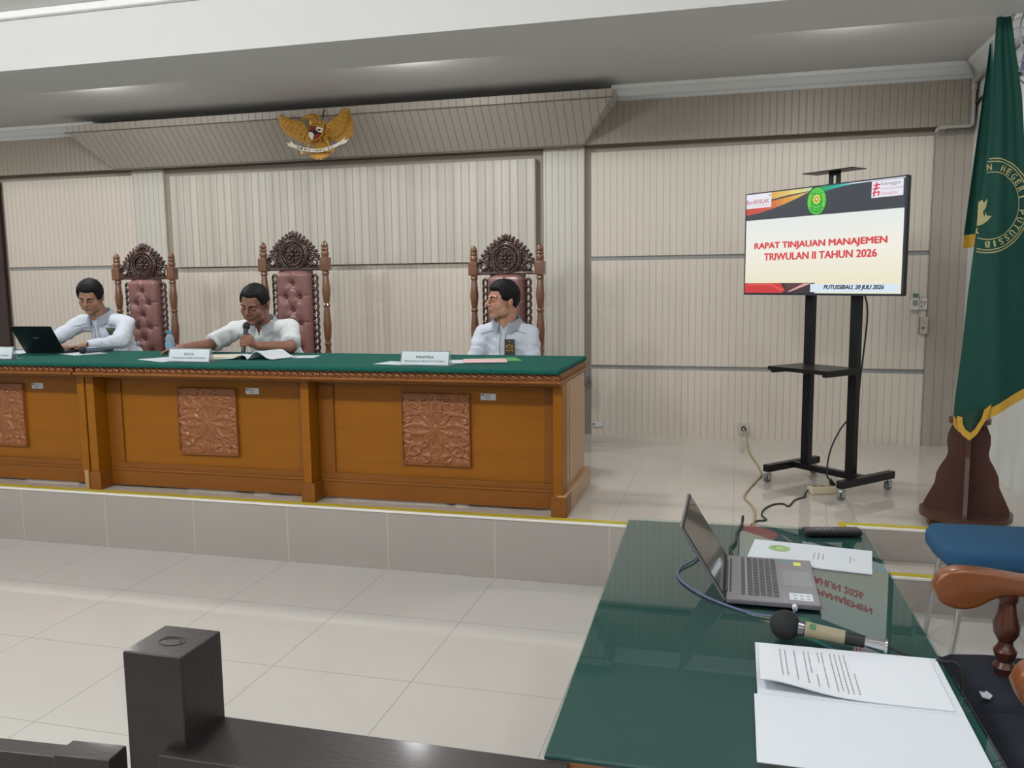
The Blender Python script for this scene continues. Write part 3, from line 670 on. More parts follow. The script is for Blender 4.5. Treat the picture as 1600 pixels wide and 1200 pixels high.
    if piping:
        fd = V((sin(hyaw*0.3), 0, 0)); zt = nb.z-0.045
        b = MB()
        for dx in (-0.017, 0.017):
            pts = [hit(nb.x+dx+(ch.x-nb.x)*q, zt-0.02-q*0.22) for q in [i/12 for i in range(13)]]
            pts = [p for p in pts if p is not None]
            if len(pts) > 2: b.tube(pts, 0.0016, 5)
        for s in 'LR':
            sg = 1 if J['sh'+s].x > nb.x else -1
            pts = [hit(nb.x+sg*0.075+(J['sh'+s].x-nb.x-sg*0.075)*q, nb.z-0.055-0.02*q, 0.002) for q in [i/8 for i in range(9)]]
            pts = [p for p in pts if p is not None]
            if len(pts) > 2: b.tube(pts, 0.0016, 5)
        b.build('piping', m_navyline, sh_o)
    # trousers and shoes
    b = MB()
    for s in (-1, 1):
        hp = pe+V((s*0.09, -0.02, 0.0)); kn = V((s*0.12, -0.44, 0.50)); an = V((s*0.12, -0.40, 0.10-DZ))
        b.cap(hp, kn, 0.085, 0.062); b.cap(kn, an, 0.060, 0.042)
    b.ell(pe, (0.165, 0.125, 0.10))
    baked(b, [('REMESH', dict(mode='VOXEL', voxel_size=0.012)), ('SMOOTH', dict(factor=0.5, iterations=4))], 'trousers', m_trouser, t)
    for s in (-1, 1):
        b = MB(); b.ell((s*0.12, -0.46, 0.045-DZ), (0.045, 0.13, 0.045)); b.box((s*0.12-0.04, -0.58, -DZ), (s*0.12+0.04, -0.34, 0.02-DZ), bev=0.008); b.build('shoe', m_blackp, t)
    return t, base, hit, Mh
sk1 = mat('skin_tan', '#98725c', 0.5, vary=0.10, scale=30, spec=0.35)
sk2 = mat('skin_brown', '#80594a', 0.5, vary=0.10, scale=30, spec=0.35)
sk3 = mat('skin_light_tan', '#b58770', 0.48, vary=0.10, scale=30, spec=0.35)
def onb(hit, base, x, z, lift=0.004):
    p = hit(x-base.x, z-base.z, lift); return (p if p is not None else V((x-base.x, -0.2, z-base.z)))
# man with the laptop
t1, b1, h1, M1 = person('man in white long-sleeved shirt looking down and typing on black laptop', dict(
    pelvis=(-4.47, 5.50, 0.90), chest=(-4.53, 5.40, 1.10), neck=(-4.56, 5.315, 1.325), head=(-4.55, 5.225, 1.462),
    shL=(-4.38, 5.37, 1.262), shR=(-4.725, 5.33, 1.275), elL=(-4.255, 5.14, 1.146), wrL=(-4.405, 4.985, 1.128),
    elR=(-4.845, 5.13, 1.145), wrR=(-4.715, 5.02, 1.130), hdL=(-0.95, -0.10, -0.05), hnL=(0, 0.0, 1), hdR=(0.85, -0.3, -0.05), hnR=(0, 0, 1)),
    sk1, m_shirt, True, 0.30, 0.42, 0.06, plump=1.07, hair=dict(front=0.072, side=-0.005, back=-0.05, thick=0.019, parted=1), piping=True, headsize=0.98)
p = onb(h1, b1, -4.470, 1.208, 0.014); b = MB(); b.box((-0.036, -0.003, -0.026), (0.036, 0.003, 0.026), Matrix.Translation(p) @ Matrix.Rotation(0.2, 4, 'Z')); bd = b.build('badge', mat('badge_green', '#27402f', 0.5), t1, label='dark green name badge')
b = MB(); text_fit(b, 'PENGADILAN', 0.055, 0.008, Matrix.Translation(p+V((0, -0.004, 0.015))) @ Matrix.Rotation(0.2, 4, 'Z') @ Matrix.Rotation(pi/2, 4, 'X')); b.build('badge_print', m_fgold, bd, smooth=False)
p = onb(h1, b1, -4.45, 1.256); b = MB(); b.ell(p, (0.006, 0.003, 0.007)); b.build('pin', m_grey, t1)
b = MB(); b.tube([V((-4.385, 4.998, 1.130))-b1+V((0.006*0, 0.030*cos(a), 0.026*sin(a))) for a in [2*pi*i/20 for i in range(20)]], 0.005, 8, closed=True); b.build('wristwatch', m_blackp, t1)
# man with the microphone
t2, b2, h2, M2 = person('man in white short-sleeved shirt leaning forward speaking into handheld microphone', dict(
    pelvis=(-3.13, 5.50, 0.90), chest=(-3.15, 5.36, 1.09), neck=(-3.165, 5.245, 1.275), head=(-3.155, 5.135, 1.405),
    shR=(-3.40, 5.28, 1.225), shL=(-3.00, 5.32, 1.240), elR=(-3.47, 5.05, 1.135), wrR=(-3.575, 4.93, 1.128),
    elL=(-2.855, 5.06, 1.128), wrL=(-3.035, 4.945, 1.142), hdR=(-0.80, -0.42, -0.10), hnR=(0, 0, 1), Lgrip=(0, 0, 0)),
    sk2, m_shirt2, False, 0.02, 0.38, 0.10, plump=1.06, hair=dict(front=0.078, side=0.012, back=-0.04, thick=0.012), headsize=1.10, vneck=0.070,
    grip=dict(c=(-3.098, 4.905, 1.178), axis=(0.02, 0.12, 1), palm=(1, 0.25, 0), side='L', turn=-1))
b = MB(); p = onb(h2, b2, -3.04, 1.175); b.tube([p, p+V((0.012, 0, 0.003)), p+V((0.020, 0.0, 0.007))], 0.002, 6); b.build('pocket_logo', m_blackp, t2)
# man looking sideways
t3, b3, h3, M3 = person('man in white shirt with name tag looking sideways from the chair nearest the television', dict(
    pelvis=(-1.50, 5.56, 0.88), chest=(-1.495, 5.50, 1.09), neck=(-1.485, 5.47, 1.275), head=(-1.500, 5.435, 1.412),
    shR=(-1.640, 5.46, 1.195), shL=(-1.335, 5.49, 1.195), elR=(-1.690, 5.36, 0.97), wrR=(-1.60, 5.17, 0.955),
    elL=(-1.285, 5.38, 0.97), wrL=(-1.40, 5.17, 0.955)),
    sk3, m_shirt, True, -0.80, 0.0, 0.02, plump=1.16, hair=dict(front=0.070, side=0.008, back=-0.055, thick=0.022), piping=True, headsize=1.05)
p = onb(h3, b3, -1.440, 1.112); b = MB(); b.box((-0.034, -0.003, -0.050), (0.034, 0.003, 0.055), Matrix.Translation(p)); bd = b.build('badge', mat('badge_dark', '#3b3d31', 0.4), t3, label='dark name tag with gilt emblem')
b = MB(); q = p+V((0, -0.004, 0))
b.tube([q+V((0.018*cos(a), -0.001, 0.020*sin(a)-0.002)) for a in [2*pi*i/16 for i in range(16)]], 0.003, 5, closed=True)
for dx, dz in ((0, 0.040), (-.02, .01), (.02, .01), (-.022, -.022), (.022, -.022), (0, 0)): b.ell(q+V((dx, 0, dz)), 0.006, None, 8, 5)
b.build('badge_emblem', m_gold, bd)
# ------------------------------------------------------------------ things on the judges' bench
def mic_thing(name, label, p0, p1, r=0.013, rh=0.024):
    p0, p1 = V(p0), V(p1); d = (p1-p0).normalized(); L = (p1-p0).length; t = thing(name, label, 'microphone', p0)
    b = MB(); b.lathe([(r*0.8, 0), (r, 0.004), (r, L*0.35), (r*1.15, L-rh*2.1), (rh*0.8, L-rh*1.9)], vquat(d)); b.build('handle', mat('mic_grey', '#56606a', 0.3, metal=.6), t)
    b = MB(); b.lathe([(rh*0.7, L-rh*2), (rh*0.98, L-rh*1.6), (rh, L-rh*1.2), (rh*0.95, L-rh*0.7), (rh*0.7, L-rh*.25), (rh*.3, L)], vquat(d)); b.build('grille', mat('mic_grille', '#23282c', 0.4, metal=0.5, bump=.5, bscale=400), t)
    return t
mic_thing('microphone', 'grey handheld microphone held at the speaking man mouth', (-2.962, 4.663, 1.125), (-2.949, 4.703, 1.311), 0.0135, 0.023)
mp = mic_thing('microphone', 'black cordless microphone lying on the bench cloth beside the typing man', (-3.998, 4.760, CZ+0.025), (-4.127, 4.598, CZ+0.025), 0.018, 0.024)
lt = thing('laptop', 'black laptop open with its lid back to the room on the judges bench', 'laptop', (-4.406, 4.617, CZ)); lt.scale = (0.96, 0.96, 0.96)
b = MB(); b.box((-0.166, 0, 0.002), (0.166, 0.225, 0.018), bev=0.004); b.build('laptop_base', m_blackp, lt)
b = MB(); b.box((-0.15, 0.06, 0.018), (0.15, 0.14, 0.020)); b.build('keyboard', m_black, lt)
la = atan2(0.11, 0.18); b = MB(); b.box((-0.166, -0.004, 0.0), (0.166, 0.004, 0.212), Matrix.Translation((0, -0.002, 0.012)) @ Matrix.Rotation(la, 4, 'X'), bev=0.003); ld = b.build('laptop_lid', mat('laptop_black', '#101316', 0.35, vary=.05), lt)
b = MB(); b.box((-0.022, -0.0048, 0.118), (0.022, -0.0038, 0.123), Matrix.Translation((0, -0.002, 0.012)) @ Matrix.Rotation(la, 4, 'X')); b.build('lid_logo', m_grey, ld, smooth=False)
b = MB(); b.box((-0.155, 0.004, 0.012), (0.155, 0.0046, 0.205), Matrix.Translation((0, -0.002, 0.012)) @ Matrix.Rotation(la, 4, 'X')); b.build('screen', mat('laptop_screen', '#8d9aa8', 0.3, emit=0.5), lt, smooth=False)
# papers
def sheet(name, label, cat, cx, cy, z, w, h, rz, m=m_paper, th=0.0015, group=None):
    t = MB(); t.box((-w/2, -h/2, 0), (w/2, h/2, th)); o = t.build(name, m, smooth=False, label=label, cat=cat, group=group); o.location = (cx, cy, z); o.rotation_euler = (0, 0, rz); return o
sheet('paper_sheet', 'white paper under the black microphone beside the typing man', 'paper', -4.160, 4.665, CZ, 0.21, 0.297, 1.1)
sheet('paper_sheet', 'white paper between the left name plate and the black laptop', 'paper', -4.693, 4.703, CZ, 0.21, 0.297, 0.2)
sheet('paper_sheet', 'white paper sticking out left of the name plate reading KETUA', 'paper', -3.275, 4.341, CZ, 0.21, 0.297, 1.1)
def nameplate(x, y, rz, l1, l2, label):
    t = thing('name_plate', label, 'sign', (x, y, CZ), rz, 'acrylic name plates on the judges bench')
    m_ac = mat('acrylic', '#dfe9ee', 0.08, vary=0.01, trans=0.85, ior=1.3)
    tilt = Matrix.Rotation(-0.28, 4, 'X')
    b = MB(); b.box((-0.140, -0.003, 0), (0.140, 0.0, 0.082), tilt); b.box((-0.140, -0.0, 0.0), (0.140, 0.085, 0.003)); b.box((-0.14, 0.040, 0), (0.14, 0.043, 0.080), Matrix.Translation((0, 0.045, 0)) @ Matrix.Rotation(0.28, 4, 'X') @ Matrix.Translation((0, -0.045, 0))); b.build('holder', m_ac, t, smooth=False)
    b = MB(); b.box((-0.132, -0.0055, 0.006), (0.132, -0.0035, 0.076), tilt); cd_ = b.build('card', mat('name_card', '#ccd7dd', 0.5, vary=0.02), t, smooth=False)
    b = MB(); Mt = tilt @ Matrix.Rotation(pi/2, 4, 'X')
    if l1: text_fit(b, l1, min(0.016*len(l1), 0.22)*0.78, 0.014, Mt @ Matrix.Translation((0, 0.047, 0.0062)), off=0.02)
    text_fit(b, l2, 0.225, 0.0085, Mt @ Matrix.Translation((0, 0.025, 0.0062)), off=0.015)
    b.build('lettering', mat('plate_ink', '#3b4147', 0.6), cd_, smooth=False)
nameplate(-3.013, 4.189, -0.02, 'KETUA', 'PENGADILAN NEGERI PUTUSSIBAU', 'acrylic name plate reading KETUA on the green cloth')
nameplate(-1.585, 4.189, -0.02, 'PANITERA', 'PENGADILAN NEGERI PUTUSSIBAU', 'acrylic name plate reading PANITERA on the green cloth')
nameplate(-4.379, 4.189, -0.02, '', 'PENGADILAN NEGERI PUTUSSIBAU', 'acrylic name plate cut by the left edge of the photo')
# water bottle
t = thing('water_bottle', 'small clear plastic water bottle with blue cap beside the carved chair post', 'bottle', (-3.556, 4.760, CZ)); t.scale = (0.96, 0.96, 0.96)
b = MB(); b.lathe([(0.026, 0), (0.029, 0.004), (0.028, 0.03), (0.030, 0.035), (0.030, 0.075), (0.027, 0.082), (0.029, 0.095), (0.022, 0.118), (0.012, 0.128), (0.012, 0.135)]); b.build('bottle_body', mat('pet', '#b9cdd8', 0.1, trans=0.6, ior=1.2), t)
b = MB(); b.lathe([(0.0305, 0.040), (0.0308, 0.042), (0.0308, 0.072), (0.0305, 0.074)]); b.build('label_band', mat('bottle_label', '#7fa6c4', 0.4, vary=0.3, scale=60), t)
b = MB(); b.lathe([(0.014, 0.134), (0.0145, 0.136), (0.0145, 0.150), (0.012, 0.152)]); b.build('cap', mat('cap_blue', '#3f93bd', 0.35), t)
# open booklet with curling pages in front of the speaker
def curl_doc(name, label, x0, x1, ctr, y0, y1, fn, m=m_paper, th=0.004, skew=0.0):
    b = MB(); n, k = 40, 10; top = []; bot = []
    for i in range(n+1):
        x = x0+(x1-x0)*i/n; r1, r2 = [], []
        for j in range(k+1):
            yy = y0+(y1-y0)*j/k; z = fn((x-ctr), j/k)
            r1.append(b.bm.verts.new((x+skew*(yy-y0), yy, CZ+z+th))); r2.append(b.bm.verts.new((x+skew*(yy-y0), yy, CZ+z)))
        top.append(r1); bot.append(r2)
    for i in range(n):
        for j in range(k):
            b.bm.faces.new((top[i][j], top[i+1][j], top[i+1][j+1], top[i][j+1])); b.bm.faces.new((bot[i][j], bot[i][j+1], bot[i+1][j+1], bot[i+1][j]))
        b.bm.faces.new((top[i][0], bot[i][0], bot[i+1][0], top[i+1][0])); b.bm.faces.new((top[i][k], top[i+1][k], bot[i+1][k], bot[i][k]))
    for j in range(k):
        b.bm.faces.new((top[0][j], top[0][j+1], bot[0][j+1], bot[0][j])); b.bm.faces.new((top[n][j], bot[n][j], bot[n][j+1], top[n][j+1]))
    return b.build(name, m, ang=60, label=label, cat='document')
def fn(dx, v):
    if dx < 0: return max(0.0, 0.004+0.022*math.exp(-((dx+0.035)/0.045)**2)*(1-0.2*v))*(1 if dx < -0.012 else max(0, -dx/0.012))
    return 0.044*math.exp(-((dx-0.062)/0.052)**2)*(1 if dx > 0.03 else dx/0.03)+0.003
curl_doc('open_booklet', 'open white booklet with curling pages in front of the speaking man', -2.927, -2.589, -2.756, 4.379, 4.570, fn, skew=0.25)
sheet('paper_sheet', 'flat white sheet tucked under the open booklet at its right side', 'paper', -2.570, 4.608, CZ+0.0, 0.26, 0.16, 0.25)
m_beige = mat('beige_folder', '#cfc3ae', 0.6)
ob = sheet('paper_folder', 'beige folder lying between the KETUA name plate and the open booklet', 'folder', -3.018, 4.493, CZ, 0.30, 0.22, 0.35, m_beige, 0.012)
# red, white and green folders near the right end
sheet('paper_folder', 'light green paper folder beneath the pink one near the bench end', 'folder', -1.323, 4.570, CZ, 0.30, 0.21, 0.45, mat('folder_green', '#4e9a5a', 0.6), 0.003)
sheet('paper_folder', 'pink paper folder on top of the green one near the bench end', 'folder', -1.338, 4.474, CZ+0.0035, 0.24, 0.20, 0.30, mat('folder_pink', '#dcb4b8', 0.6), 0.003)
sheet('paper_folder', 'red paper sheet edge under the pink folder', 'folder', -1.344, 4.463, CZ+0.0068-0.0034+0.0, 0.001, 0.001, 0.30, mat('folder_red', '#b03a48', 0.6), 0.001) if False else None
sheet('paper_sheet', 'white paper beside the PANITERA name plate, left of the pink folder', 'paper', -1.542, 4.436, CZ, 0.26, 0.20, 0.30)
sheet('paper_sheet', 'white paper sticking out behind the left side of the PANITERA name plate', 'paper', -1.790, 4.313, CZ, 0.20, 0.16, -0.2)
t = thing('eyeglasses_case', 'long black case lying behind the PANITERA name plate', 'case', (-1.742, 4.741, CZ), 0.1)
b = MB(); b.box((-0.10, -0.02, 0), (0.10, 0.02, 0.016), bev=0.007, seg=3); b.build('case_body', m_blackp, t)
t['label'] = 'long black case lying behind the PANITERA name plate'
# ------------------------------------------------------------------ wall emblem (gilded bird)
G = thing('wall_emblem', 'gilded carved garuda emblem with shield and white ribbon hanging on the canopy', 'emblem', (-3.165, 6.17, 2.67))
TL = Matrix.Rotation(radians(-16), 4, 'X')
def feather(b, p, d, L, wd, y=0, th=0.006):
    a = atan2(d[1], d[0]); M = TL @ Matrix.Translation((p[0]+d[0]*L/2, y, p[1]+d[1]*L/2)) @ Matrix.Rotation(-a, 4, 'Y')
    b.ell((0, 0, 0), (L/2, th, wd), M, 10, 7)
def wing(s, arc, tips, y0):
    """arc: leading-edge points, tips: matching feather tips"""
    b = MB(); N = 17
    A_ = bez([V((x, 0, z)) for x, z in arc], 8); T_ = bez([V((x, 0, z)) for x, z in tips], 8)
    A_ = [A_[int(i*(len(A_)-1)/(N-1))] for i in range(N)]; T_ = [T_[int(i*(len(T_)-1)/(N-1))] for i in range(N)]
    for i, (p, q) in enumerate(zip(A_, T_)):
        d = V((q.x-p.x, q.z-p.z)); L = d.length; d.normalize(); feather(b, (p.x, p.z), d, L, 0.017, y0+0.02*abs(i/N-0.5))
        feather(b, (p.x, p.z), d, L*0.66, 0.014, y0-0.008, 0.006); feather(b, (p.x, p.z), d, L*0.38, 0.012, y0-0.014, 0.006)
    b.tube([TL @ V((p.x, y0-0.012, p.z)) for p in A_], 0.011, 8)
    b.build('wing', m_gold, G)
wing(-1, [(-0.325, 0.185), (-0.26, 0.145), (-0.19, 0.125), (-0.125, 0.105), (-0.075, 0.04), (-0.045, -0.01)],
     [(-0.335, 0.12), (-0.315, 0.075), (-0.275, 0.025), (-0.21, -0.015), (-0.13, -0.05), (-0.05, -0.06)], -0.03)
wing(1, [(0.225, 0.205), (0.19, 0.155), (0.135, 0.115), (0.095, 0.09), (0.085, 0.04), (0.08, 0.0)],
     [(0.255, 0.165), (0.295, 0.105), (0.315, 0.035), (0.300, -0.035), (0.235, -0.065), (0.12, -0.035)], -0.03)
b = MB(); b.ell(TL @ V((0.01, -0.03, 0.03)), (0.060, 0.040, 0.095), TL @ Matrix.Rotation(0.25, 4, 'Y')); b.ell(TL @ V((-0.035, -0.04, 0.115)), (0.032, 0.030, 0.045), TL @ Matrix.Rotation(0.5, 4, 'Y'))
b.ell(TL @ V((-0.060, -0.045, 0.152)), (0.036, 0.024, 0.024), TL); b.cyl(TL @ V((-0.085, -0.045, 0.155)), TL @ V((-0.135, -0.045, 0.140)), 0.014, 0.004, 10)
for i in range(5): b.ell(TL @ V((-0.035+i*0.010, -0.04, 0.168-i*0.006)), (0.012, 0.006, 0.016), TL @ Matrix.Rotation(0.6, 4, 'Y'), 8, 5)
for j in range(6):
    for i in range(5): b.ell(TL @ V((-0.04+i*0.022+0.008*(j % 2)-0.004*j+.008, -0.066+0.002*abs(i-2)**2, 0.095-j*0.028)), (0.011, 0.006, 0.016), TL, 8, 5)
b.build('body', m_gold, G)
b = MB()
for i in range(9):
    a = -pi/2+(i-4)*0.13+0.12; feather(b, (0.045+(i-4)*0.004, -0.05), (cos(a), sin(a)), 0.165-0.004*abs(i-4), 0.014, -0.045)
b.build('tail', m_gold, G)
for s, kx, fx, fz in ((-1, -0.02, -0.065, -0.125), (1, 0.085, 0.150, -0.125)):
    b = MB(); b.cap(TL @ V((kx*0.9, -0.045, -0.03)), TL @ V((kx+(fx-kx)*0.5, -0.05, -0.075)), 0.022, 0.013); b.cap(TL @ V((kx+(fx-kx)*0.5, -0.05, -0.075)), TL @ V((fx, -0.055, fz)), 0.011, 0.010)
    for i in range(4): b.tube([TL @ V((fx+(i-1.5)*0.014, -0.05, fz)), TL @ V((fx+(i-1.5)*0.018, -0.078, fz-0.012)), TL @ V((fx+(i-1.5)*0.018, -0.07, fz-0.035))], 0.0055, 6)
    b.build('leg', m_gold, G)
shc = V((0.022, -0.085, -0.005)); Ms = TL @ Matrix.Translation(shc) @ Matrix.Rotation(pi/2, 4, 'X') @ Matrix.Rotation(-0.25, 4, 'Z')
def poly(pts, h, m, name, par, z=0):
    b = MB(); b.prism(pts, h, Ms @ Matrix.Translation((0, 0, z))); return b.build(name, m, par, smooth=False)
so = [(-0.052, 0.045), (0.052, 0.045), (0.055, 0.0), (0.040, -0.040), (0, -0.065), (-0.040, -0.040), (-0.055, 0.0)]
sh_ = poly([(x*1.12, y*1.12) for x, y in so], 0.012, m_gold, 'shield', G)
m_r = mat('shield_red', '#7a2a22', 0.5); m_w = mat('shield_white', '#d6d2c4', 0.5); m_k = mat('shield_black', '#1d1712', 0.5)
poly([(-0.052, 0.045), (0, 0.045), (0, 0), (-0.055, 0)], 0.004, m_r, 'shield_field', sh_, 0.012); poly([(0, 0.045), (0.052, 0.045), (0.055, 0), (0, 0)], 0.004, m_w, 'shield_field', sh_, 0.012)
poly([(-0.055, 0), (0, 0), (0, -0.065), (-0.040, -0.040)], 0.004, m_w, 'shield_field', sh_, 0.012); poly([(0, 0), (0.055, 0), (0.040, -0.040), (0, -0.065)], 0.004, m_r, 'shield_field', sh_, 0.012)
poly([(-0.055, 0.006), (0.055, 0.006), (0.055, -0.006), (-0.055, -0.006)], 0.005, m_k, 'shield_bar', sh_, 0.013)
poly([(-0.018, 0.014), (0.018, 0.014), (0.020, 0), (0, -0.022), (-0.020, 0)], 0.004, m_k, 'shield_centre', sh_, 0.018)
poly([(0.018, 0.018), (0.038, 0.018), (0.042, 0.030), (0.016, 0.030)], 0.003, m_k, 'shield_centre', sh_, 0.016)
# ribbon
b = MB(); rp = [(-0.165, -0.095), (-0.12, -0.115), (-0.06, -0.132), (0.01, -0.145), (0.07, -0.148), (0.13, -0.138), (0.19, -0.118), (0.235, -0.095)]
cur = bez([V((x, 0, z)) for x, z in rp], 6); prev = None
for i, p_ in enumerate(cur):
    a_ = TL @ V((p_.x, -0.085, p_.z+0.014)); c_ = TL @ V((p_.x, -0.085, p_.z-0.014)); vs = [b.bm.verts.new(q) for q in (a_, c_, c_+V((0, 0.004, 0)), a_+V((0, .004, 0)))]
    if prev:
        for k in range(4): b.bm.faces.new((prev[k], prev[(k+1) % 4], vs[(k+1) % 4], vs[k]))
    else: b.bm.faces.new(vs)
    prev = vs
b.bm.faces.new(prev)
for s, (x, z) in ((-1, (-0.165, -0.095)), (1, (0.235, -0.095))):
    b.prism([(0, -0.015), (0, 0.017), (s*0.030, 0.045), (s*0.028, 0.020), (s*0.060, 0.030), (s*0.04, 0.0)], 0.004, TL @ Matrix.Translation((x, -0.075, z)) @ Matrix.Rotation(pi/2, 4, 'X'))
rb = b.build('ribbon', m_w, G, smooth=False)
b = MB(); s_ = 'BHINNEKA TUNGGAL IKA'
for i, chh in enumerate(s_):
    if chh == ' ': continue
    q = cur[6+int(i*(len(cur)-13)/len(s_))]; text_fit(b, chh, 0.0085, 0.014, TL @ Matrix.Translation((q.x, -0.0865, q.z)) @ Matrix.Rotation(pi/2, 4, 'X'), off=0.02)
b.build('ribbon_lettering', m_k, rb, smooth=False)
b = MB(); b.cyl(TL @ V((0.02, 0.0, 0.06)), (0.02, 0.07, 0.225), 0.004, n=8); b.box((-0.06, -0.01, -0.03), (0.10, 0.012, 0.05), TL); b.build('hanger', m_black, G)
# ------------------------------------------------------------------ wall fittings
t = thing('remote_control', 'white air-conditioner remote in a wall holder right of the television', 'remote control', (1.222, YW, 1.372))
b = MB(); b.box((-0.028, -0.030, -0.062), (0.028, -0.001, 0.01), bev=0.004); b.build('holder', mat('holder_white', '#c9c8c0', 0.4), t)
b = MB(); b.box((-0.024, -0.028, -0.050), (0.024, -0.008, 0.062), bev=0.005); b.build('remote_body', mat('remote_white', '#c3c6bf', 0.4), t)
b = MB(); b.box((-0.018, -0.030, 0.026), (0.018, -0.0275, 0.055)); b.build('display', mat('lcd', '#5d6a5c', 0.3), t, smooth=False)
b = MB()
for i in range(3):
    for j in range(3): b.box((-0.016+i*0.012, -0.034, -0.030+j*0.014), (-0.008+i*0.012, -0.0302, -0.020+j*0.014))
b.build('button', m_grey, t, smooth=False)
t = thing('light_switch', 'small white switch plate with dark keys beside the wall remote', 'switch', (1.278, YW, 1.352))
b = MB(); b.box((-0.026, -0.012, -0.040), (0.026, -0.001, 0.040), bev=0.003); b.build('plate', mat('switch_white', '#cfc9c4', 0.4), t)
b = MB(); b.box((-0.016, -0.016, 0.008), (-0.006, -0.012, 0.022)); b.box((-0.016, -0.016, -0.022), (-0.006, -0.012, -0.010)); b.box((0.004, -0.016, -0.002), (0.010, -0.012, 0.026), Matrix.Rotation(0.4, 4, 'Y')); b.build('key', m_grey, t, smooth=False)
t = thing('wall_socket_box', 'beige double box with dark gap on its left, below the white switch plate', 'socket', (1.292, YW, 1.20))
b = MB(); b.box((-0.030, -0.020, -0.060), (0.022, -0.001, 0.060), bev=0.003); b.build('box_body', mat('socket_beige', '#b2aa9f', 0.45), t)
b = MB(); b.box((-0.035, -0.012, -0.062), (-0.029, -0.001, 0.062)); b.box((-0.020, -0.023, -0.025), (0.0, -0.019, -0.010)); b.build('slot', m_slot, t, smooth=False)
t = thing('wall_socket', 'white power socket low on the back wall with a plug in it', 'socket', (0.068, YW, 0.415))
b = MB(); b.box((-0.045, -0.010, -0.045), (0.045, -0.001, 0.045), bev=0.003); b.build('plate', mat('socket_white', '#b9b6a8', 0.4), t)
b = MB(); b.cyl((0, -0.009, 0), (0, -0.034, 0), 0.020, 0.018, 16); b.build('plug', mat('plug_dark', '#33332f', 0.4), t)
b = MB(); b.cyl((0, -0.034, 0), (0, -0.040, 0), 0.008, 0.008, 12); b.build('plug_cap', m_paper, t)
t = thing('wall_socket', 'small white socket plate low on the back wall beside the bench end', 'socket', (-1.052, YW, 0.413))
b = MB(); b.box((-0.045, -0.008, -0.020), (0.045, -0.001, 0.020), bev=0.002); b.build('plate', mat('socket_pale', '#c6c8c6', 0.4), t)
b = MB(); b.cyl((-0.028, -0.008, 0), (-0.028, -0.010, 0), 0.009, n=12); b.build('hole', m_slot, t)
# wall telephone and its cord behind the bench end
t = thing('wall_intercom', 'grey handset with looped cord hanging behind the right end of the bench', 'telephone', (-1.135, 6.50, 0.79)); t.scale = (0.8, 0.8, 0.75)
b = MB(); b.box((-0.03, -0.03, -0.075), (0.035, 0.03, 0.05), Matrix.Rotation(0.35, 4, 'Y'), bev=0.012, seg=3); b.build('handset', mat('handset_grey', '#646b6d', 0.4), t)
b = MB(); b.tube(bez([(0, 0, 0.05), (-0.02, 0, 0.15), (0.0, 0.02, 0.20), (0.02, 0.01, 0.12), (0.02, 0, 0.04)], 8), 0.005, 6); b.build('cord', m_grey, t)
b = MB(); b.box((-0.02, 0.03, -0.02), (0.02, 0.10, 0.02)); b.build('bracket', m_grey, t)
# pipes
b = MB(); b.tube(bez([(1.455, YW-0.02, 2.535), (1.30, YW-0.03, 2.535)], 2), 0.014, 8)
b.free if False else None
t = thing('conduit_pipe', 'grey plastic pipe bending down the corner beside the green flag', 'pipe', (1.50, 6.5, 2.55))
b.bm.free(); b = MB(); b.tube([(-0.185, 0.06, -0.02), (-0.20, 0.03, -0.012), (-0.19, 0.015, 0.0), (-0.17, 0.012, 0.005), (0.0, 0.012, 0.005), (0.015, 0.012, 0.012), (0.018, 0.012, 0.03), (0.018, 0.012, 0.30)], 0.013, 10); b.build('pipe', m_pvc, t)
b = MB(); b.lathe([(0.017, -0.03), (0.019, -0.02), (0.019, 0.02), (0.017, 0.03)], Matrix.Translation((0.018, 0.012, 0.27))); b.lathe([(0.017, -0.02), (0.017, 0.02)], Matrix.Translation((-0.165, 0.012, 0.005)) @ Matrix.Rotation(pi/2, 4, 'Y')); b.build('coupling', m_pvc, t)
b = MB(); b.tube(bez([(0.018, 0.012, 0.29), (0.0, 0.0, 0.34), (-0.035, -0.04, 0.40), (-0.06, -0.06, 0.425)], 6), 0.010, 8); b.build('branch', m_pvc, t)
b = MB(); b.tube(bez([(1.515, 6.50, 2.845), (1.525, 6.30, 2.865), (1.53, 6.0, 2.868), (1.53, 5.2, 2.87)], 5), 0.016, 8); b.build('conduit_pipe', m_pvc, label='grey pipe running along the top of the right wall behind the flag', cat='pipe')
b = MB(); b.tube(bez([(1.535, 6.56, 2.70), (1.538, 6.35, 2.715), (1.538, 6.15, 2.72), (1.538, 5.6, 2.69)], 5), 0.011, 8); b.build('cable', m_black, label='thick black cable on the right wall disappearing behind the flag', cat='cable')
# wall fan on the right wall
t = thing('wall_fan', 'blue-grey wall fan high on the right wall, mostly hidden by the flag', 'fan', (1.50, 4.74, 2.62))
m_fan = mat('fan_grey', '#9aa0ac', 0.4); R_ = Matrix.Translation((-0.16, -0.16, -0.02)) @ Matrix.Rotation(radians(35), 4, 'Z') @ Matrix.Rotation(radians(80), 4, 'X')
b = MB(); b.tube([(0, 0, 0.0), (-0.06, -0.03, 0.0), (-0.12, -0.1, 0.0)], 0.03, 10); b.box((-0.02, -0.06, -0.12), (0.045, 0.06, 0.12), bev=.01); b.build('arm', m_fan, t)
b = MB()
for k in range(3): b.tube([R_ @ V((0.20*s_r*cos(a), 0.20*s_r*sin(a), zz)) for a in [2*pi*i/28 for i in range(28)]] if False else [R_ @ V((r_*cos(a), r_*sin(a), z_)) for a in [2*pi*i/28 for i in range(28)]], 0.004, 6, closed=True) if False else None
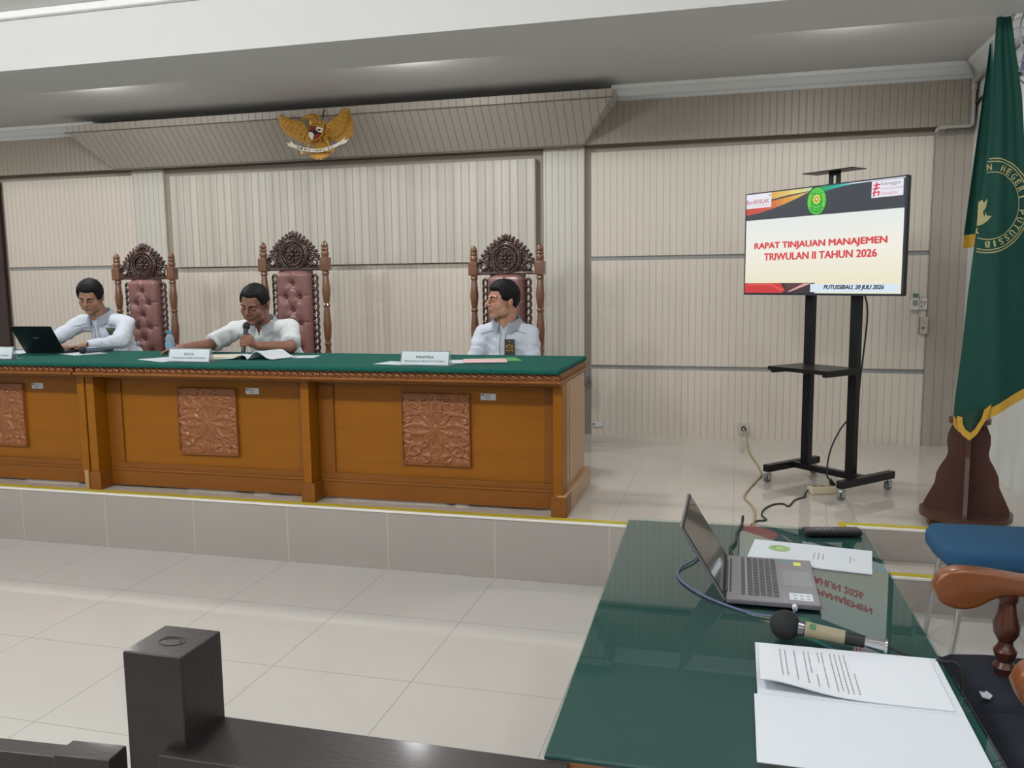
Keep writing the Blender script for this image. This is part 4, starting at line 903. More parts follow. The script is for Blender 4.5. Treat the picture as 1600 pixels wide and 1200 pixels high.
for r_, z_ in ((0.20, 0.0), (0.19, 0.045), (0.12, 0.07), (0.19, -0.04)): b.tube([R_ @ V((r_*cos(a), r_*sin(a), z_)) for a in [2*pi*i/28 for i in range(28)]], 0.004, 6, closed=True)
for k in range(24):
    a = 2*pi*k/24; b.tube([R_ @ V((0.03*cos(a), 0.03*sin(a), 0.078)), R_ @ V((0.12*cos(a), 0.12*sin(a), 0.07)), R_ @ V((0.19*cos(a), 0.19*sin(a), 0.045)), R_ @ V((0.20*cos(a), 0.20*sin(a), 0.0)), R_ @ V((0.19*cos(a), 0.19*sin(a), -0.04))], 0.0018, 5)
b.build('cage', m_fan, t)
for k in range(3):
    b = MB(); a = k*2*pi/3; b.prism([(0.02, -0.02), (0.09, -0.07), (0.165, -0.06), (0.175, 0.02), (0.10, 0.04), (0.02, 0.02)], 0.003, R_ @ Matrix.Rotation(a, 4, 'Z') @ Matrix.Rotation(0.3, 4, 'X')); b.build('blade', mat('fan_blue', '#8d96b4', 0.3), t)
b = MB(); b.cyl(R_ @ V((0, 0, -0.05)), R_ @ V((0, 0, 0.03)), 0.035, 0.03, 16); b.build('hub', m_fan, t)
# ------------------------------------------------------------------ television and stand
ANG = radians(-43); ax_ = V((cos(ANG), sin(ANG), 0)); nn = V((sin(ANG), -cos(ANG), 0))   # nn faces the bench
S0 = V((0.535, 5.20, P))
st = thing('television_stand', 'black wheeled metal stand carrying the television', 'stand', S0, ANG)
# local: x along the screen, -y towards the viewer side
for s in (-1, 1):
    b = MB(); b.box((s*0.257-0.022, -0.235, 0.066), (s*0.257+0.022, 0.235, 0.108), bev=0.003); lg = b.build('foot_bar', m_black, st)
    b = MB(); b.box((s*0.155-0.027, -0.02, 0.10), (s*0.155+0.027, 0.02, 1.66 if s else 0), bev=0.003); b.build('pole', m_black, st)
    for q in (-1, 1):
        cx, cy = s*0.257, q*0.21
        b = MB(); b.cyl((cx, cy, 0.05), (cx, cy, 0.068), 0.014, n=12); b.box((cx-0.016, cy-0.022, 0.018), (cx-0.013, cy+0.010, 0.052)); b.box((cx+0.013, cy-0.022, 0.018), (cx+0.016, cy+0.010, 0.052)); b.box((cx-0.016, cy-0.02, 0.045), (cx+0.016, cy+0.016, 0.054), bev=.003); cs = b.build('caster', m_chrome, st)
        b = MB(); b.cyl((cx-0.010, cy-0.008, 0.026), (cx+0.010, cy-0.008, 0.026), 0.026, n=20); b.build('wheel', mat('wheel_grey', '#6f7475', 0.4), cs)
b = MB(); b.box((-0.257, -0.02, 0.07), (0.257, 0.02, 0.106), bev=0.003); b.build('cross_bar', m_black, st)
b = MB(); b.box((-0.20, -0.30, 0.700), (0.20, -0.01, 0.712), bev=0.003); b.box((-0.20, -0.305, 0.690), (0.20, -0.295, 0.712)); b.box((0.165, -0.29, 0.675), (0.19, 0.0, 0.70)); b.box((-0.19, -0.29, 0.675), (-0.165, 0.0, 0.70)); b.build('shelf', m_black, st)
b = MB(); b.box((-0.155, -0.03, 1.25), (0.155, -0.02, 1.29)); b.box((-0.155, -0.03, 1.50), (0.155, -0.02, 1.54)); b.box((-0.09, -0.09, 1.20), (-0.06, -0.03, 1.62)); b.box((0.06, -0.09, 1.20), (0.09, -0.03, 1.62)); b.build('mount', m_black, st)
b = MB(); b.box((-0.036, -0.03, 1.55), (-0.012, -0.018, 1.805)); b.box((0.012, -0.03, 1.55), (0.036, -0.018, 1.805)); b.box((-0.036, -0.03, 1.785), (0.036, -0.018, 1.81)); b.build('top_post', m_black, st)
b = MB(); b.box((-0.165, -0.10, 1.805), (0.165, 0.03, 1.810), bev=0.002); b.build('camera_shelf', mat('shelf_dark', '#2a2621', 0.4), st)
tvW, tvH = 1.062, 0.606
tv = thing('television', 'large flat television showing the RAPAT TINJAUAN MANAJEMEN slide', 'television', (0.431, 5.075, 1.749), ANG)
b = MB(); b.box((-tvW/2, 0.0, -tvH/2), (tvW/2, 0.028, tvH/2), bev=0.004); b.box((-tvW/2+0.15, 0.028, -tvH/2+0.04), (tvW/2-0.15, 0.05, 0.15), bev=0.01); b.build('casing', m_blackp, tv)
b = MB()
for lo, hi in (((-tvW/2, -0.004, -tvH/2), (-tvW/2+0.006, 0.001, tvH/2)), ((tvW/2-0.012, -0.004, -tvH/2), (tvW/2, 0.001, tvH/2)), ((-tvW/2, -0.004, tvH/2-0.007), (tvW/2, 0.001, tvH/2)), ((-tvW/2, -0.004, -tvH/2), (tvW/2, 0.001, -tvH/2+0.012))): b.box(lo, hi)
b.build('bezel', mat('bezel', '#2c3440', 0.35), tv, smooth=False)
u0_, u1_, v0_, v1_ = -tvW/2+0.006, tvW/2-0.010, tvH/2-0.007, -tvH/2+0.012
def SU(u): return u0_+(u1_-u0_)*u
def SV(v): return v0_+(v1_-v0_)*v
def emat(name, h, e=1.15):
    if name in MATS: return MATS[name]
    m = bpy.data.materials.new(name); m.use_nodes = True; nt = m.node_tree; b_ = nt.nodes['Principled BSDF']; b_.inputs['Base Color'].default_value = (0.01, 0.01, 0.01, 1)
    b_.inputs['Roughness'].default_value = 0.3; b_.inputs['Emission Color'].default_value = hexc(h); b_.inputs['Emission Strength'].default_value = e; MATS[name] = m; return m
def egrad(name, stops, axis, lo, hi, e=1.0):
    m = bpy.data.materials.new(name); m.use_nodes = True; nt = m.node_tree; b_ = nt.nodes['Principled BSDF']; b_.inputs['Base Color'].default_value = (0.01, 0.01, 0.01, 1); b_.inputs['Roughness'].default_value = .3
    tc = nt.nodes.new('ShaderNodeTexCoord'); s = nt.nodes.new('ShaderNodeSeparateXYZ'); nt.links.new(tc.outputs['Object'], s.inputs[0])
    mr = nt.nodes.new('ShaderNodeMapRange'); mr.inputs[1].default_value = lo; mr.inputs[2].default_value = hi; nt.links.new(s.outputs[axis], mr.inputs[0])
    cr = nt.nodes.new('ShaderNodeValToRGB'); nt.links.new(mr.outputs[0], cr.inputs[0]); el = cr.color_ramp.elements
    el[0].position = stops[0][0]; el[0].color = hexc(stops[0][1]); el[1].position = stops[-1][0]; el[1].color = hexc(stops[-1][1])
    for ps, h in stops[1:-1]:
        q = el.new(ps); q.color = hexc(h)
    nt.links.new(cr.outputs[0], b_.inputs['Emission Color']); b_.inputs['Emission Strength'].default_value = e; MATS[name] = m; return m
EM = 1.15
scr = MB(); scr.box((u0_, -0.0015, v1_), (u1_, 0.0005, v0_)); scr = scr.build('screen', egrad('slide_white', [(0, '#efe8cc'), (0.5, '#f3f0e4'), (1, '#e6ece9')], 2, SV(0.9), SV(0.27), EM), tv, smooth=False)
def flat(pts, layer, m, name='slide_shape'):
    b = MB(); y = -0.0020-layer*0.0005; b.bm.faces.new([b.bm.verts.new((SU(u), y, SV(v))) for u, v in pts]); o = b.build(name, m, scr, smooth=False); return o
flat([(0, 0), (1, 0), (1, 0.262), (0, 0.262)], 0, emat('slide_charcoal', '#353c44'))
flat([(0, 0.90), (0.49, 0.90), (0.49, 1), (0, 1)], 0, emat('slide_dark', '#3b2e35'))
flat([(0.16, 0.0), (0.20, 0.0), (0.46, 0), (0.44, 0.03), (0.30, 0.045), (0.16, 0.075)], 1, egrad('slide_yellow', [(0, '#e8a63c'), (0.6, '#f2dd86'), (1, '#c9e6b0')], 0, SU(0.16), SU(0.46)))
sw = [(0, 0.10), (0.18, 0.085), (0.30, 0.062), (0.44, 0.036), (0.36, 0.085), (0.27, 0.13), (0.18, 0.165), (0.09, 0.195), (0, 0.21)]
flat(sw, 1, egrad('slide_swoosh', [(0, '#d2433f'), (0.35, '#de5a3c'), (0.62, '#e9a03a'), (1, '#e8d36a')], 0, SU(0.0), SU(0.46)))
flat([(0.50, 0.0), (0.80, 0.0), (0.66, 0.018), (0.58, 0.035), (0.53, 0.05)], 1, egrad('slide_teal', [(0, '#0e9a5a'), (0.4, '#22b9ad'), (1, '#bfe7ec')], 0, SU(0.50), SU(0.80)))
flat([(0.66, 0.0), (1.0, 0.0), (1.0, 0.008), (0.72, 0.010)], 2, emat('slide_ice', '#dfe6f5'))
flat([(0, 0.0), (0.182, 0.0), (0.182, 0.142), (0, 0.142)], 3, emat('slide_box', '#e9e7f0'))
flat([(0.815, 0.012), (0.988, 0.012), (0.988, 0.155), (0.815, 0.155)], 3, emat('slide_box', '#e9e7f0'))
flat([(0, 0.902), (0.26, 0.902), (0.29, 0.965), (0.27, 1), (0, 1)], 1, emat('slide_red', '#d03a3c'))
flat([(0.0, 0.93), (0.05, 0.905), (0.19, 0.905), (0.29, 0.965), (0.27, 0.985), (0.20, 0.93), (0.1, 0.92)], 2, emat('slide_red2', '#e25450'))
flat([(0.29, 0.905), (0.42, 0.905), (0.36, 0.945), (0.31, 0.985), (0.27, 1), (0.30, 0.95)], 1, emat('slide_brown', '#5a3a3e'))
flat([(0.42, 0.905), (0.47, 0.905), (0.33, 0.985), (0.31, 0.985)], 2, emat('slide_rose', '#d9a7a0'))
flat([(0.463, 0.912), (0.985, 0.912), (0.985, 0.988), (0.463, 0.988)], 3, emat('slide_date', '#dbe9f5'))
def stext(s, ua, ub, va, vb, m, off=0.02, shear=0.0, name='slide_text', layer=5, slope=0.0):
    b = MB(); y = -0.0020-layer*0.0005
    M = Matrix.Translation(((SU(ua)+SU(ub))/2, y, (SV(va)+SV(vb))/2)) @ Matrix.Rotation(pi/2, 4, 'X') @ Matrix.Rotation(slope, 4, 'Z')
    text_fit(b, s, abs(SU(ub)-SU(ua)), abs(SV(vb)-SV(va)), M, off, shear); return b.build(name, m, scr, smooth=False)
mr_ = emat('slide_text_red', '#d8414a')
stext('RAPAT TINJAUAN MANAJEMEN', 0.070, 0.912, 0.495, 0.572, mr_, 0.045)
stext('TRIWULAN II TAHUN 2026', 0.142, 0.858, 0.603, 0.672, mr_, 0.045)
stext('PUTUSSIBAU, 20 JULI 2026', 0.55, 0.905, 0.922, 0.972, emat('slide_ink', '#3b4655'), 0.045, 0.3)
stext('BerAKHLAK', 0.004, 0.168, 0.055, 0.100, emat('slide_logo_red', '#b85a62'), 0.01)
flat([(0.0, 0.115), (0.165, 0.115), (0.165, 0.120), (0, 0.120)], 5, emat('slide_grey', '#b9bcc8')); flat([(0.165, 0.02), (0.175, 0.015), (0.176, 0.035), (0.168, 0.03)], 5, emat('slide_grey2', '#777c8a'))
stext('bangga', 0.868, 0.972, 0.025, 0.062, emat('slide_grey2', '#777c8a'), 0.0); stext('melayani', 0.868, 0.987, 0.068, 0.103, emat('slide_lilac', '#cfa9bd'), 0.0); stext('bangsa', 0.868, 0.958, 0.108, 0.143, emat('slide_pinkish', '#d98e98'), 0.0)
mh = emat('slide_hash', '#d83350')
for pts in ([(0.838, 0.025), (0.848, 0.025), (0.845, 0.09), (0.835, 0.09)], [(0.824, 0.042), (0.862, 0.038), (0.862, 0.050), (0.824, 0.054)], [(0.822, 0.072), (0.860, 0.066), (0.860, 0.079), (0.822, 0.085)], [(0.828, 0.09), (0.838, 0.085), (0.834, 0.142), (0.824, 0.146)], [(0.820, 0.108), (0.862, 0.100), (0.858, 0.140), (0.850, 0.142), (0.852, 0.112), (0.820, 0.118)]): flat(pts, 5, mh)
# court seal on the slide
def disc(cu, cv, ru, rv, layer, m, inner=0.0, n=40, a0=0, a1=2*pi):
    b = MB(); y = -0.0020-layer*0.0005; X, Z = SU(cu), SV(cv)
    o_ = [b.bm.verts.new((X+ru*cos(a0+(a1-a0)*i/n), y, Z+rv*sin(a0+(a1-a0)*i/n))) for i in range(n+1)]
    if inner:
        i_ = [b.bm.verts.new((X+ru*inner*cos(a0+(a1-a0)*i/n), y, Z+rv*inner*sin(a0+(a1-a0)*i/n))) for i in range(n+1)]
        for k in range(n): b.bm.faces.new((o_[k], o_[k+1], i_[k+1], i_[k]))
    else: b.bm.faces.new(o_[:-1])
    return b.build('slide_seal', m, scr, smooth=False)
mg, ml = emat('seal_green', '#10a83a'), emat('seal_lime', '#8fe03a')
disc(0.488, 0.132, 0.063, 0.075, 4, mg); disc(0.488, 0.132, 0.059, 0.070, 5, ml, 0.95); disc(0.488, 0.132, 0.040, 0.050, 5, ml, 0.95, a0=0, a1=2*pi)
disc(0.488, 0.132, 0.052, 0.062, 5, ml, 0.86, a0=2.4, a1=3.7); disc(0.488, 0.132, 0.052, 0.062, 5, ml, 0.86, a0=-0.6, a1=0.7); disc(0.488, 0.132, 0.052, 0.062, 5, emat('seal_lime2', '#5fd040'), 0.88, a0=0.9, a1=2.2)
disc(0.488, 0.165, 0.020, 0.018, 6, emat('seal_pale', '#b5f08a'), 0.86, a0=pi+0.2, a1=2*pi-0.2)
for k in range(8):
    a = k*pi/4; disc(0.488+0.016*cos(a), 0.115+0.03*sin(a), 0.009, 0.009, 6, emat('seal_yellow', '#e2e24a'))
disc(0.488, 0.115, 0.014, 0.016, 7, emat('seal_red', '#c06a4a')); disc(0.488, 0.113, 0.007, 0.008, 8, emat('seal_white', '#e8e0d0'))
# tv cable, extension strip, cables on the floor
def cable(pts, r, m, label, name='cable', n=8, cat='cable'):
    b = MB(); b.tube(bez(pts, n), r, 8); return b.build(name, m, label=label, cat=cat)
cable([(0.68, 5.07, 1.46), (0.705, 5.11, 1.38), (0.71, 5.15, 1.25), (0.69, 5.15, 1.0), (0.675, 5.17, 0.80), (0.59, 5.13, 0.68), (0.535, 5.11, 0.55), (0.52, 5.08, 0.42), (0.545, 5.05, 0.395)], 0.005, m_blackp, 'black power cable hanging from the television to the extension block')
m_cream2 = mat('cream_plastic', '#cfc2a6', 0.4)
t = thing('power_strip', 'cream extension block with sockets on the platform under the television', 'power strip', (0.495, 5.01, P), radians(24))
b = MB(); b.box((-0.085, -0.030, 0), (0.085, 0.030, 0.042), bev=0.007, seg=3); b.build('strip_body', m_cream2, t)
for k in range(3):
    b = MB(); b.cyl((-0.05+k*0.042, 0, 0.041), (-0.05+k*0.042, 0, 0.044), 0.016, n=16); b.build('socket_hole', mat('socket_brown', '#8f7a5e', 0.5), t)
b = MB(); b.cap((0.060, 0.0, 0.045), (0.045, 0.0, 0.065), 0.015, 0.011); b.build('plug', m_blackp, t)
f = 0.0045
cable([(0.068, 6.55, 0.415), (0.085, 6.50, 0.37), (0.098, 6.35, P+f), (0.11, 6.05, P+f), (0.155, 5.65, P+f), (0.17, 5.40, P+f), (0.135, 5.22, P+f), (0.09, 5.0, P+f), (0.062, 4.80, P+f), (0.10, 4.62, P+f), (0.112, 4.45, P+f), (0.10, 4.25, P+f)], 0.006, mat('cable_beige', '#a0936a', 0.5), 'beige power cable running across the platform from the wall socket')
cable([(0.412, 4.985, P+0.02), (0.39, 4.93, P+f), (0.385, 4.88, P+f), (0.33, 4.80, P+f), (0.29, 4.66, P+f), (0.265, 4.70, P+f), (0.215, 4.68, P+f), (0.165, 4.58, P+f), (0.145, 4.45, P+f), (0.165, 4.36, P+f), (0.12, 4.33, P+f), (0.09, 4.25, P+f)], 0.0045, m_blackp, 'thin black cable curling over the platform tiles from the extension block')
# ------------------------------------------------------------------ flag and its wooden base
fs = thing('flag_stand', 'dark brown wooden flag base with wavy crossed boards', 'stand', (1.105, 4.50, P))
b = MB(); b.prism([(0.205*cos(a), 0.205*sin(a)) for a in [2*pi*i/40 for i in range(40)]], 0.028, Matrix.Translation((0, 0, 0.045))); b.build('base_board', m_stand, fs, ang=30)
for a in (0.2, 0.2+pi/2, 0.2+pi, 0.2+3*pi/2):
    b = MB(); b.box((-0.022, -0.03, 0), (0.022, 0.03, 0.046), Matrix.Translation((0.155*cos(a), 0.155*sin(a), 0)), bev=0.004); b.build('foot', m_stand, fs)
def wavy(): 
    R = [(0.168, 0.073), (0.165, 0.10), (0.145, 0.15), (0.125, 0.20), (0.120, 0.25), (0.105, 0.29), (0.085, 0.33), (0.078, 0.36), (0.084, 0.41), (0.082, 0.45), (0.068, 0.49), (0.060, 0.51)]
    return R
for k, ang_ in enumerate((radians(-14), radians(76), radians(166), radians(256))):
    b = MB(); R = [(q_*1.12, z_) for q_, z_ in wavy()]; b.prism([(0, 0.073)]+R+[(0, 0.51)], 0.018, Matrix.Rotation(ang_, 4, 'Z') @ Matrix.Translation((0, 0.009, 0)) @ Matrix.Rotation(pi/2, 4, 'X')); b.build('board', m_stand, fs, ang=30)
b = MB(); b.prism([(0.092*cos(a), 0.092*sin(a)) for a in [2*pi*i/28 for i in range(28)]], 0.024, Matrix.Translation((0, 0, 0.508))); b.build('top_board', m_stand, fs, ang=30)
b = MB(); b.cyl((0, 0, 0.05), (0, 0, 0.53), 0.014, n=14); b.build('centre_post', mat('centre_post', '#7a4a30', 0.4), fs)
fl = thing('flag', 'tall green flag with gold fringe and PUTUSSIBAU court seal hanging in folds', 'flag', (1.105, 4.50, 0.86))
b = MB(); b.cyl((0, 0, 0.0), (0.035, 0, 1.845), 0.012, n=14); b.ell((0.036, 0, 1.85), 0.016); b.build('pole', m_chrome, fl)
ZT = 2.705
def edges(z):     # left and right outline of the hanging cloth by height, world x at y about 4.44
    L = [(2.705, 1.112), (2.50, 1.108), (2.20, 1.106), (1.90, 1.088), (1.70, 1.072), (1.45, 1.054), (1.20, 1.042), (0.95, 1.022), (0.60, 1.01)]
    R_e = [(2.705, 1.170), (2.50, 1.205), (2.35, 1.232), (2.05, 1.262), (1.75, 1.300), (1.40, 1.335), (1.0, 1.375), (0.6, 1.41)]
    def it(T, z):
        for (z1_, x1_), (z2_, x2_) in zip(T, T[1:]):
            if z <= z1_ and z >= z2_: return x1_+(x2_-x1_)*(z1_-z)/(z1_-z2_)
        return T[-1][1]
    return it(L, z), it(R_e, z)
def bottom(s): return 0.875+0.175*min(1, max(0, (s-0.22)/0.78))**0.9 if s > 0.22 else 0.875-0.09*math.sin(min(1, s/0.22)*pi)*0.4
def cy(s, z):   # cloth depth: soft vertical folds that flatten towards the seal
    k = (ZT-z)/1.8
    return 4.445-0.035*k*sin(s*pi*0.9+0.3)+0.009*sin(s*8.0+z*1.1)*(0.4+k)+0.003*sin(s*19+z*2)
def clothpt(s, tt):
    zb = bottom(s); z = ZT+(zb-ZT)*tt; l, r_ = edges(z); return V((l+(r_-l)*s, cy(s, z), z))
def surf_y(x, z):
    l, r_ = edges(z); s = (x-l)/(r_-l); return cy(s, z)
O = V((1.105, 4.50, 0.86))
def cloth(fnp, ns, nt_, th, name, m, par):
    b = MB(); F = [[None]*(nt_+1) for _ in range(ns+1)]; Bk = [[None]*(nt_+1) for _ in range(ns+1)]
    for i in range(ns+1):
        for j in range(nt_+1):
            p_ = fnp(i/ns, j/nt_)-O; F[i][j] = b.bm.verts.new(p_); Bk[i][j] = b.bm.verts.new(p_+V((0, th, 0)))
    for i in range(ns):
        for j in range(nt_):
            b.bm.faces.new((F[i][j], F[i+1][j], F[i+1][j+1], F[i][j+1])); b.bm.faces.new((Bk[i][j], Bk[i][j+1], Bk[i+1][j+1], Bk[i+1][j]))
    for i in range(ns):
        b.bm.faces.new((F[i][0], Bk[i][0], Bk[i+1][0], F[i+1][0])); b.bm.faces.new((F[i][nt_], F[i+1][nt_], Bk[i+1][nt_], Bk[i][nt_]))
    for j in range(nt_):
        b.bm.faces.new((F[0][j], F[0][j+1], Bk[0][j+1], Bk[0][j])); b.bm.faces.new((F[ns][j], Bk[ns][j], Bk[ns][j+1], F[ns][j+1]))
    return b.build(name, m, par, ang=60)
main = cloth(clothpt, 60, 60, 0.003, 'cloth', m_flag, fl)
# second fold behind on the left, ending higher with its own fringe
def fold2(s, tt):
    z = 2.60-(2.60-1.735)*tt; xl = 1.098-0.068*tt**1.0+0.0; l, r_ = edges(z); return V((xl+(r_-0.08-xl)*s*0.6, 4.475+0.02*sin(s*5), z+0.01*s))
cloth(fold2, 14, 20, 0.003, 'cloth_fold', m_flag, fl)
def fr2(s, tt):
    p_ = fold2(s, 1.0); return V((p_.x, p_.y-0.001, p_.z-0.06*tt+0.004*sin(s*60)))
cloth(fr2, 30, 3, 0.004, 'fringe', m_fringe, fl)
def fr1(s, tt):
    p_ = clothpt(s, 1.0); zz = p_.z+0.004-0.048*tt; return V((p_.x, p_.y-0.002, zz+0.002*sin(s*160)*tt))
cloth(fr1, 90, 3, 0.004, 'fringe', m_fringe, fl)
# turned-up corner at the bottom left
def corner(s, tt):
    a_, b_, c_ = V((1.028, 4.405, 0.885)), V((1.165, 4.40, 0.935)), V((1.075, 4.395, 0.775)); p_ = a_.lerp(b_, s); return p_.lerp(c_, tt)+V((0, -0.015*sin(pi*s), 0))
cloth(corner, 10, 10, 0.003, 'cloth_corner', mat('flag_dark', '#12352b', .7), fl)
b = MB(); cyl_pts = [V((1.165, 4.385, 0.945)), V((1.150, 4.385, 0.88)), V((1.108, 4.38, 0.80)), V((1.078, 4.378, 0.770)), V((1.045, 4.38, 0.795)), V((1.025, 4.385, 0.835)), V((1.022, 4.39, 0.885))]
for i in range(len(cyl_pts)-1):
    a_, c_ = cyl_pts[i]-O, cyl_pts[i+1]-O; ctr_ = V((1.085, 4.385, 0.87))-O
    ai, ci = a_.lerp(ctr_, 0.36), c_.lerp(ctr_, 0.36)
    vs = [b.bm.verts.new(q) for q in (a_, c_, ci, ai)]+[b.bm.verts.new(q+V((0, 0.005, 0))) for q in (a_, c_, ci, ai)]
    for fidx in ((0, 1, 2, 3), (7, 6, 5, 4), (0, 4, 5, 1), (1, 5, 6, 2), (2, 6, 7, 3), (3, 7, 4, 0)): b.bm.faces.new([vs[k] for k in fidx])
b.build('corner_fringe', m_fringe, fl)
# seal printed on the cloth
EC = V((1.123, 1.865)); 
def wrap(vs, lift=0.003):
    for v in vs: v.co.y = surf_y(v.co.x+O.x, v.co.z+O.z)-O.y-lift
def keep(x, z): 
    l, r_ = edges(z); return x > l+0.005 and x < r_-0.002
b = MB()
def rng(r1, r2, squash=1.0):
    n = 160; prev = None
    for i in range(n+1):
        a = 2*pi*i/n; xo = EC.x+r2*0.86*cos(a); zo = EC.y+r2*1.08*sin(a); xi = EC.x+r1*0.86*cos(a); zi = EC.y+r1*1.08*sin(a)
        if keep(xo, zo) and keep(xi, zi) and cos(a) > -0.42:
            cur_ = (b.bm.verts.new((xo-O.x, 0, zo-O.z)), b.bm.verts.new((xi-O.x, 0, zi-O.z))); wrap(cur_)
            if prev: b.bm.faces.new((prev[0], cur_[0], cur_[1], prev[1]))
            prev = cur_
        else: prev = None
rng(0.196, 0.201); rng(0.184, 0.189); rng(0.140, 0.144)
s_ = 'N NEGERI PUTUSSIBAU'
for i, chh in enumerate(s_):
    a = radians(94)-i*radians(11.6)
    if chh == ' ' or i > 16: continue
    x, z = EC.x+0.163*0.86*cos(a), EC.y+0.163*1.08*sin(a)
    if not keep(x-0.006, z): continue
    M = Matrix.Translation((x-O.x, 0, z-O.z)) @ Matrix.Rotation(pi/2-a, 4, 'Y') @ Matrix.Rotation(pi/2, 4, 'X')
    wrap(text_fit(b, chh, 0.018 if chh != 'I' else 0.005, 0.028, M, 0.03))
for pts in ([(1.064, 1.885), (1.078, 1.895), (1.084, 1.880), (1.098, 1.900), (1.094, 1.860), (1.082, 1.838), (1.090, 1.815), (1.092, 1.842), (1.098, 1.822), (1.118, 1.818), (1.100, 1.795), (1.080, 1.780), (1.062, 1.775)], [(1.060, 1.765), (1.066, 1.768), (1.064, 1.752), (1.072, 1.740), (1.058, 1.742)]):
    f_ = [b.bm.verts.new((x+0.014-O.x, 0, z-O.z)) for x, z in pts]; b.bm.faces.new(f_); wrap(f_)
b.build('seal', m_fgold, main, smooth=False)
# ------------------------------------------------------------------ clerk's table in the foreground
TA = radians(1.4)
TB = thing('glass_topped_table', 'foreground table with dark green cloth under a glass top', 'table', (0.053, 2.085, 0), TA)
W2, L2 = 0.377, 0.745
b = MB(); b.box((-W2, -L2, TZ-0.006), (W2, L2, TZ), bev=0.0015, seg=2)
m_glass = bpy.data.materials.new('table_glass'); m_glass.use_nodes = True
gt_ = m_glass.node_tree; gt_.nodes.remove(gt_.nodes['Principled BSDF'])
g_tr = gt_.nodes.new('ShaderNodeBsdfTransparent'); g_tr.inputs[0].default_value = (0.86, 0.95, 0.92, 1); g_gl = gt_.nodes.new('ShaderNodeBsdfGlossy'); g_gl.inputs['Roughness'].default_value = 0.012
g_fr = gt_.nodes.new('ShaderNodeFresnel'); g_fr.inputs[0].default_value = 1.95; g_ge = gt_.nodes.new('ShaderNodeNewGeometry'); g_mx = gt_.nodes.new('ShaderNodeMixShader')
gt_.links.new(nm(gt_, 'MULTIPLY', g_fr.outputs[0], nm(gt_, 'SUBTRACT', 1.0, g_ge.outputs['Backfacing'])), g_mx.inputs[0])
gt_.links.new(g_tr.outputs[0], g_mx.inputs[1]); gt_.links.new(g_gl.outputs[0], g_mx.inputs[2]); gt_.links.new(g_mx.outputs[0], gt_.nodes['Material Output'].inputs[0])
b.build('glass_top', m_glass, TB, smooth=False)
b = MB(); b.box((-W2+0.002, -L2+0.003, TZ-0.012), (W2-0.002, L2-0.003, TZ-0.007)); b.build('cloth_top', mat('table_cloth', '#244849', 0.8, vary=0.05, scale=100), TB, smooth=False)
m_twood = mat('table_wood', '#8a552d', 0.35, vary=0.2, stretch=(1, 4, 4), coat=0.3)
b = MB(); b.box((-W2+0.004, -L2+0.004, TZ-0.036), (W2-0.004, L2-0.004, TZ-0.0125), bev=0.004); b.build('wood_top', m_twood, TB)
b = MB(); b.box((-W2+0.04, -L2+0.04, TZ-0.13), (W2-0.04, L2-0.04, TZ-0.034), bev=0.003); b.build('apron', m_twood, TB)
for sx in (-1, 1):
    for sy in (-1, 1):
        b = MB(); b.box((sx*(W2-0.07)-0.025, sy*(L2-0.07)-0.025, 0), (sx*(W2-0.07)+0.025, sy*(L2-0.07)+0.025, TZ-0.1), bev=0.004); b.build('leg', m_twood, TB)
# laptop
lp = thing('laptop', 'grey laptop open on the glass table, its dark screen facing the armchair', 'laptop', (-0.012, 2.261, TZ)); lp.scale = (1.03, 1.03, 1.03)
m_lg = mat('laptop_grey', '#77767b', 0.35, metal=0.4, vary=0.04); m_key = mat('laptop_key', '#43454a', 0.5)
lw, ldp = 0.166, 0.218
b = MB(); b.box((0.0, -lw, 0.004), (ldp, lw, 0.0175), bev=0.003); deck = b.build('laptop_base', m_lg, lp)
b = MB(); b.box((0.006, -lw+0.01, 0.001), (ldp-0.006, lw-0.01, 0.005)); b.build('bottom_cover', m_blackp, lp)
b = MB(); b.box((0.034, -0.138, 0.0175), (0.126, 0.152, 0.0179)); kbd = b.build('keyboard', mat('key_bed', '#8d8f94', 0.5), lp, smooth=False)
rows = [14, 14, 14, 13, 12, 9]
for r_i, n in enumerate(rows):
    x0 = 0.036+r_i*0.0152; xw = 0.0128 if r_i else 0.010; span = 0.286; y = -0.136+span
    ws = [1.0]*n
    if r_i == 5: ws = [1, 1, 1, 1, 5.2, 1, 1, 1.4, 1.4]
    if r_i == 3: ws[0] = 1.6; ws[-1] = 1.7
    if r_i == 4: ws[0] = 2.1; ws[-1] = 2.0
    tot = sum(ws)
    for q in ws:
        wy = span*q/tot
        b = MB(); b.box((x0, y-wy+0.0012, 0.0179), (x0+xw, y-0.0012, 0.0195)); b.build('key', m_key, kbd, smooth=False); y -= wy
b = MB(); b.box((0.140, -0.05, 0.0174), (0.208, 0.07, 0.0179)); b.build('touchpad', mat('touchpad', '#7d8187', 0.3, metal=.3), lp, smooth=False)
b = MB(); b.box((0.008, -0.120, 0.0172), (0.0125, 0.135, 0.0182)); b.build('speaker_slot', m_black, lp, smooth=False)
b = MB(); b.box((0.172, 0.112, 0.0176), (0.190, 0.138, 0.0182)); b.build('sticker', mat('sticker_yellow', '#cfd957', 0.5), lp, smooth=False, label='yellow sticker')
b = MB(); b.box((0.148, -0.145, 0.0176), (0.202, -0.098, 0.0182)); s1_ = b.build('sticker', m_paper, lp, smooth=False, label='white sticker with small icons')
b = MB()
for i in range(3):
    for j in range(2): b.box((0.158+i*0.015, -0.138+j*0.02, 0.0183), (0.165+i*0.015, -0.133+j*0.02, 0.0186))
b.build('sticker_print', m_ink, s1_, smooth=False)
b = MB()
for k in range(4): b.box((0.136+k*0.006, 0.140, 0.0176), (0.140+k*0.006, 0.150, 0.0181))
b.build('sticker', mat('sticker_blue', '#2f9aae', 0.4), lp, smooth=False, label='small blue sticker')
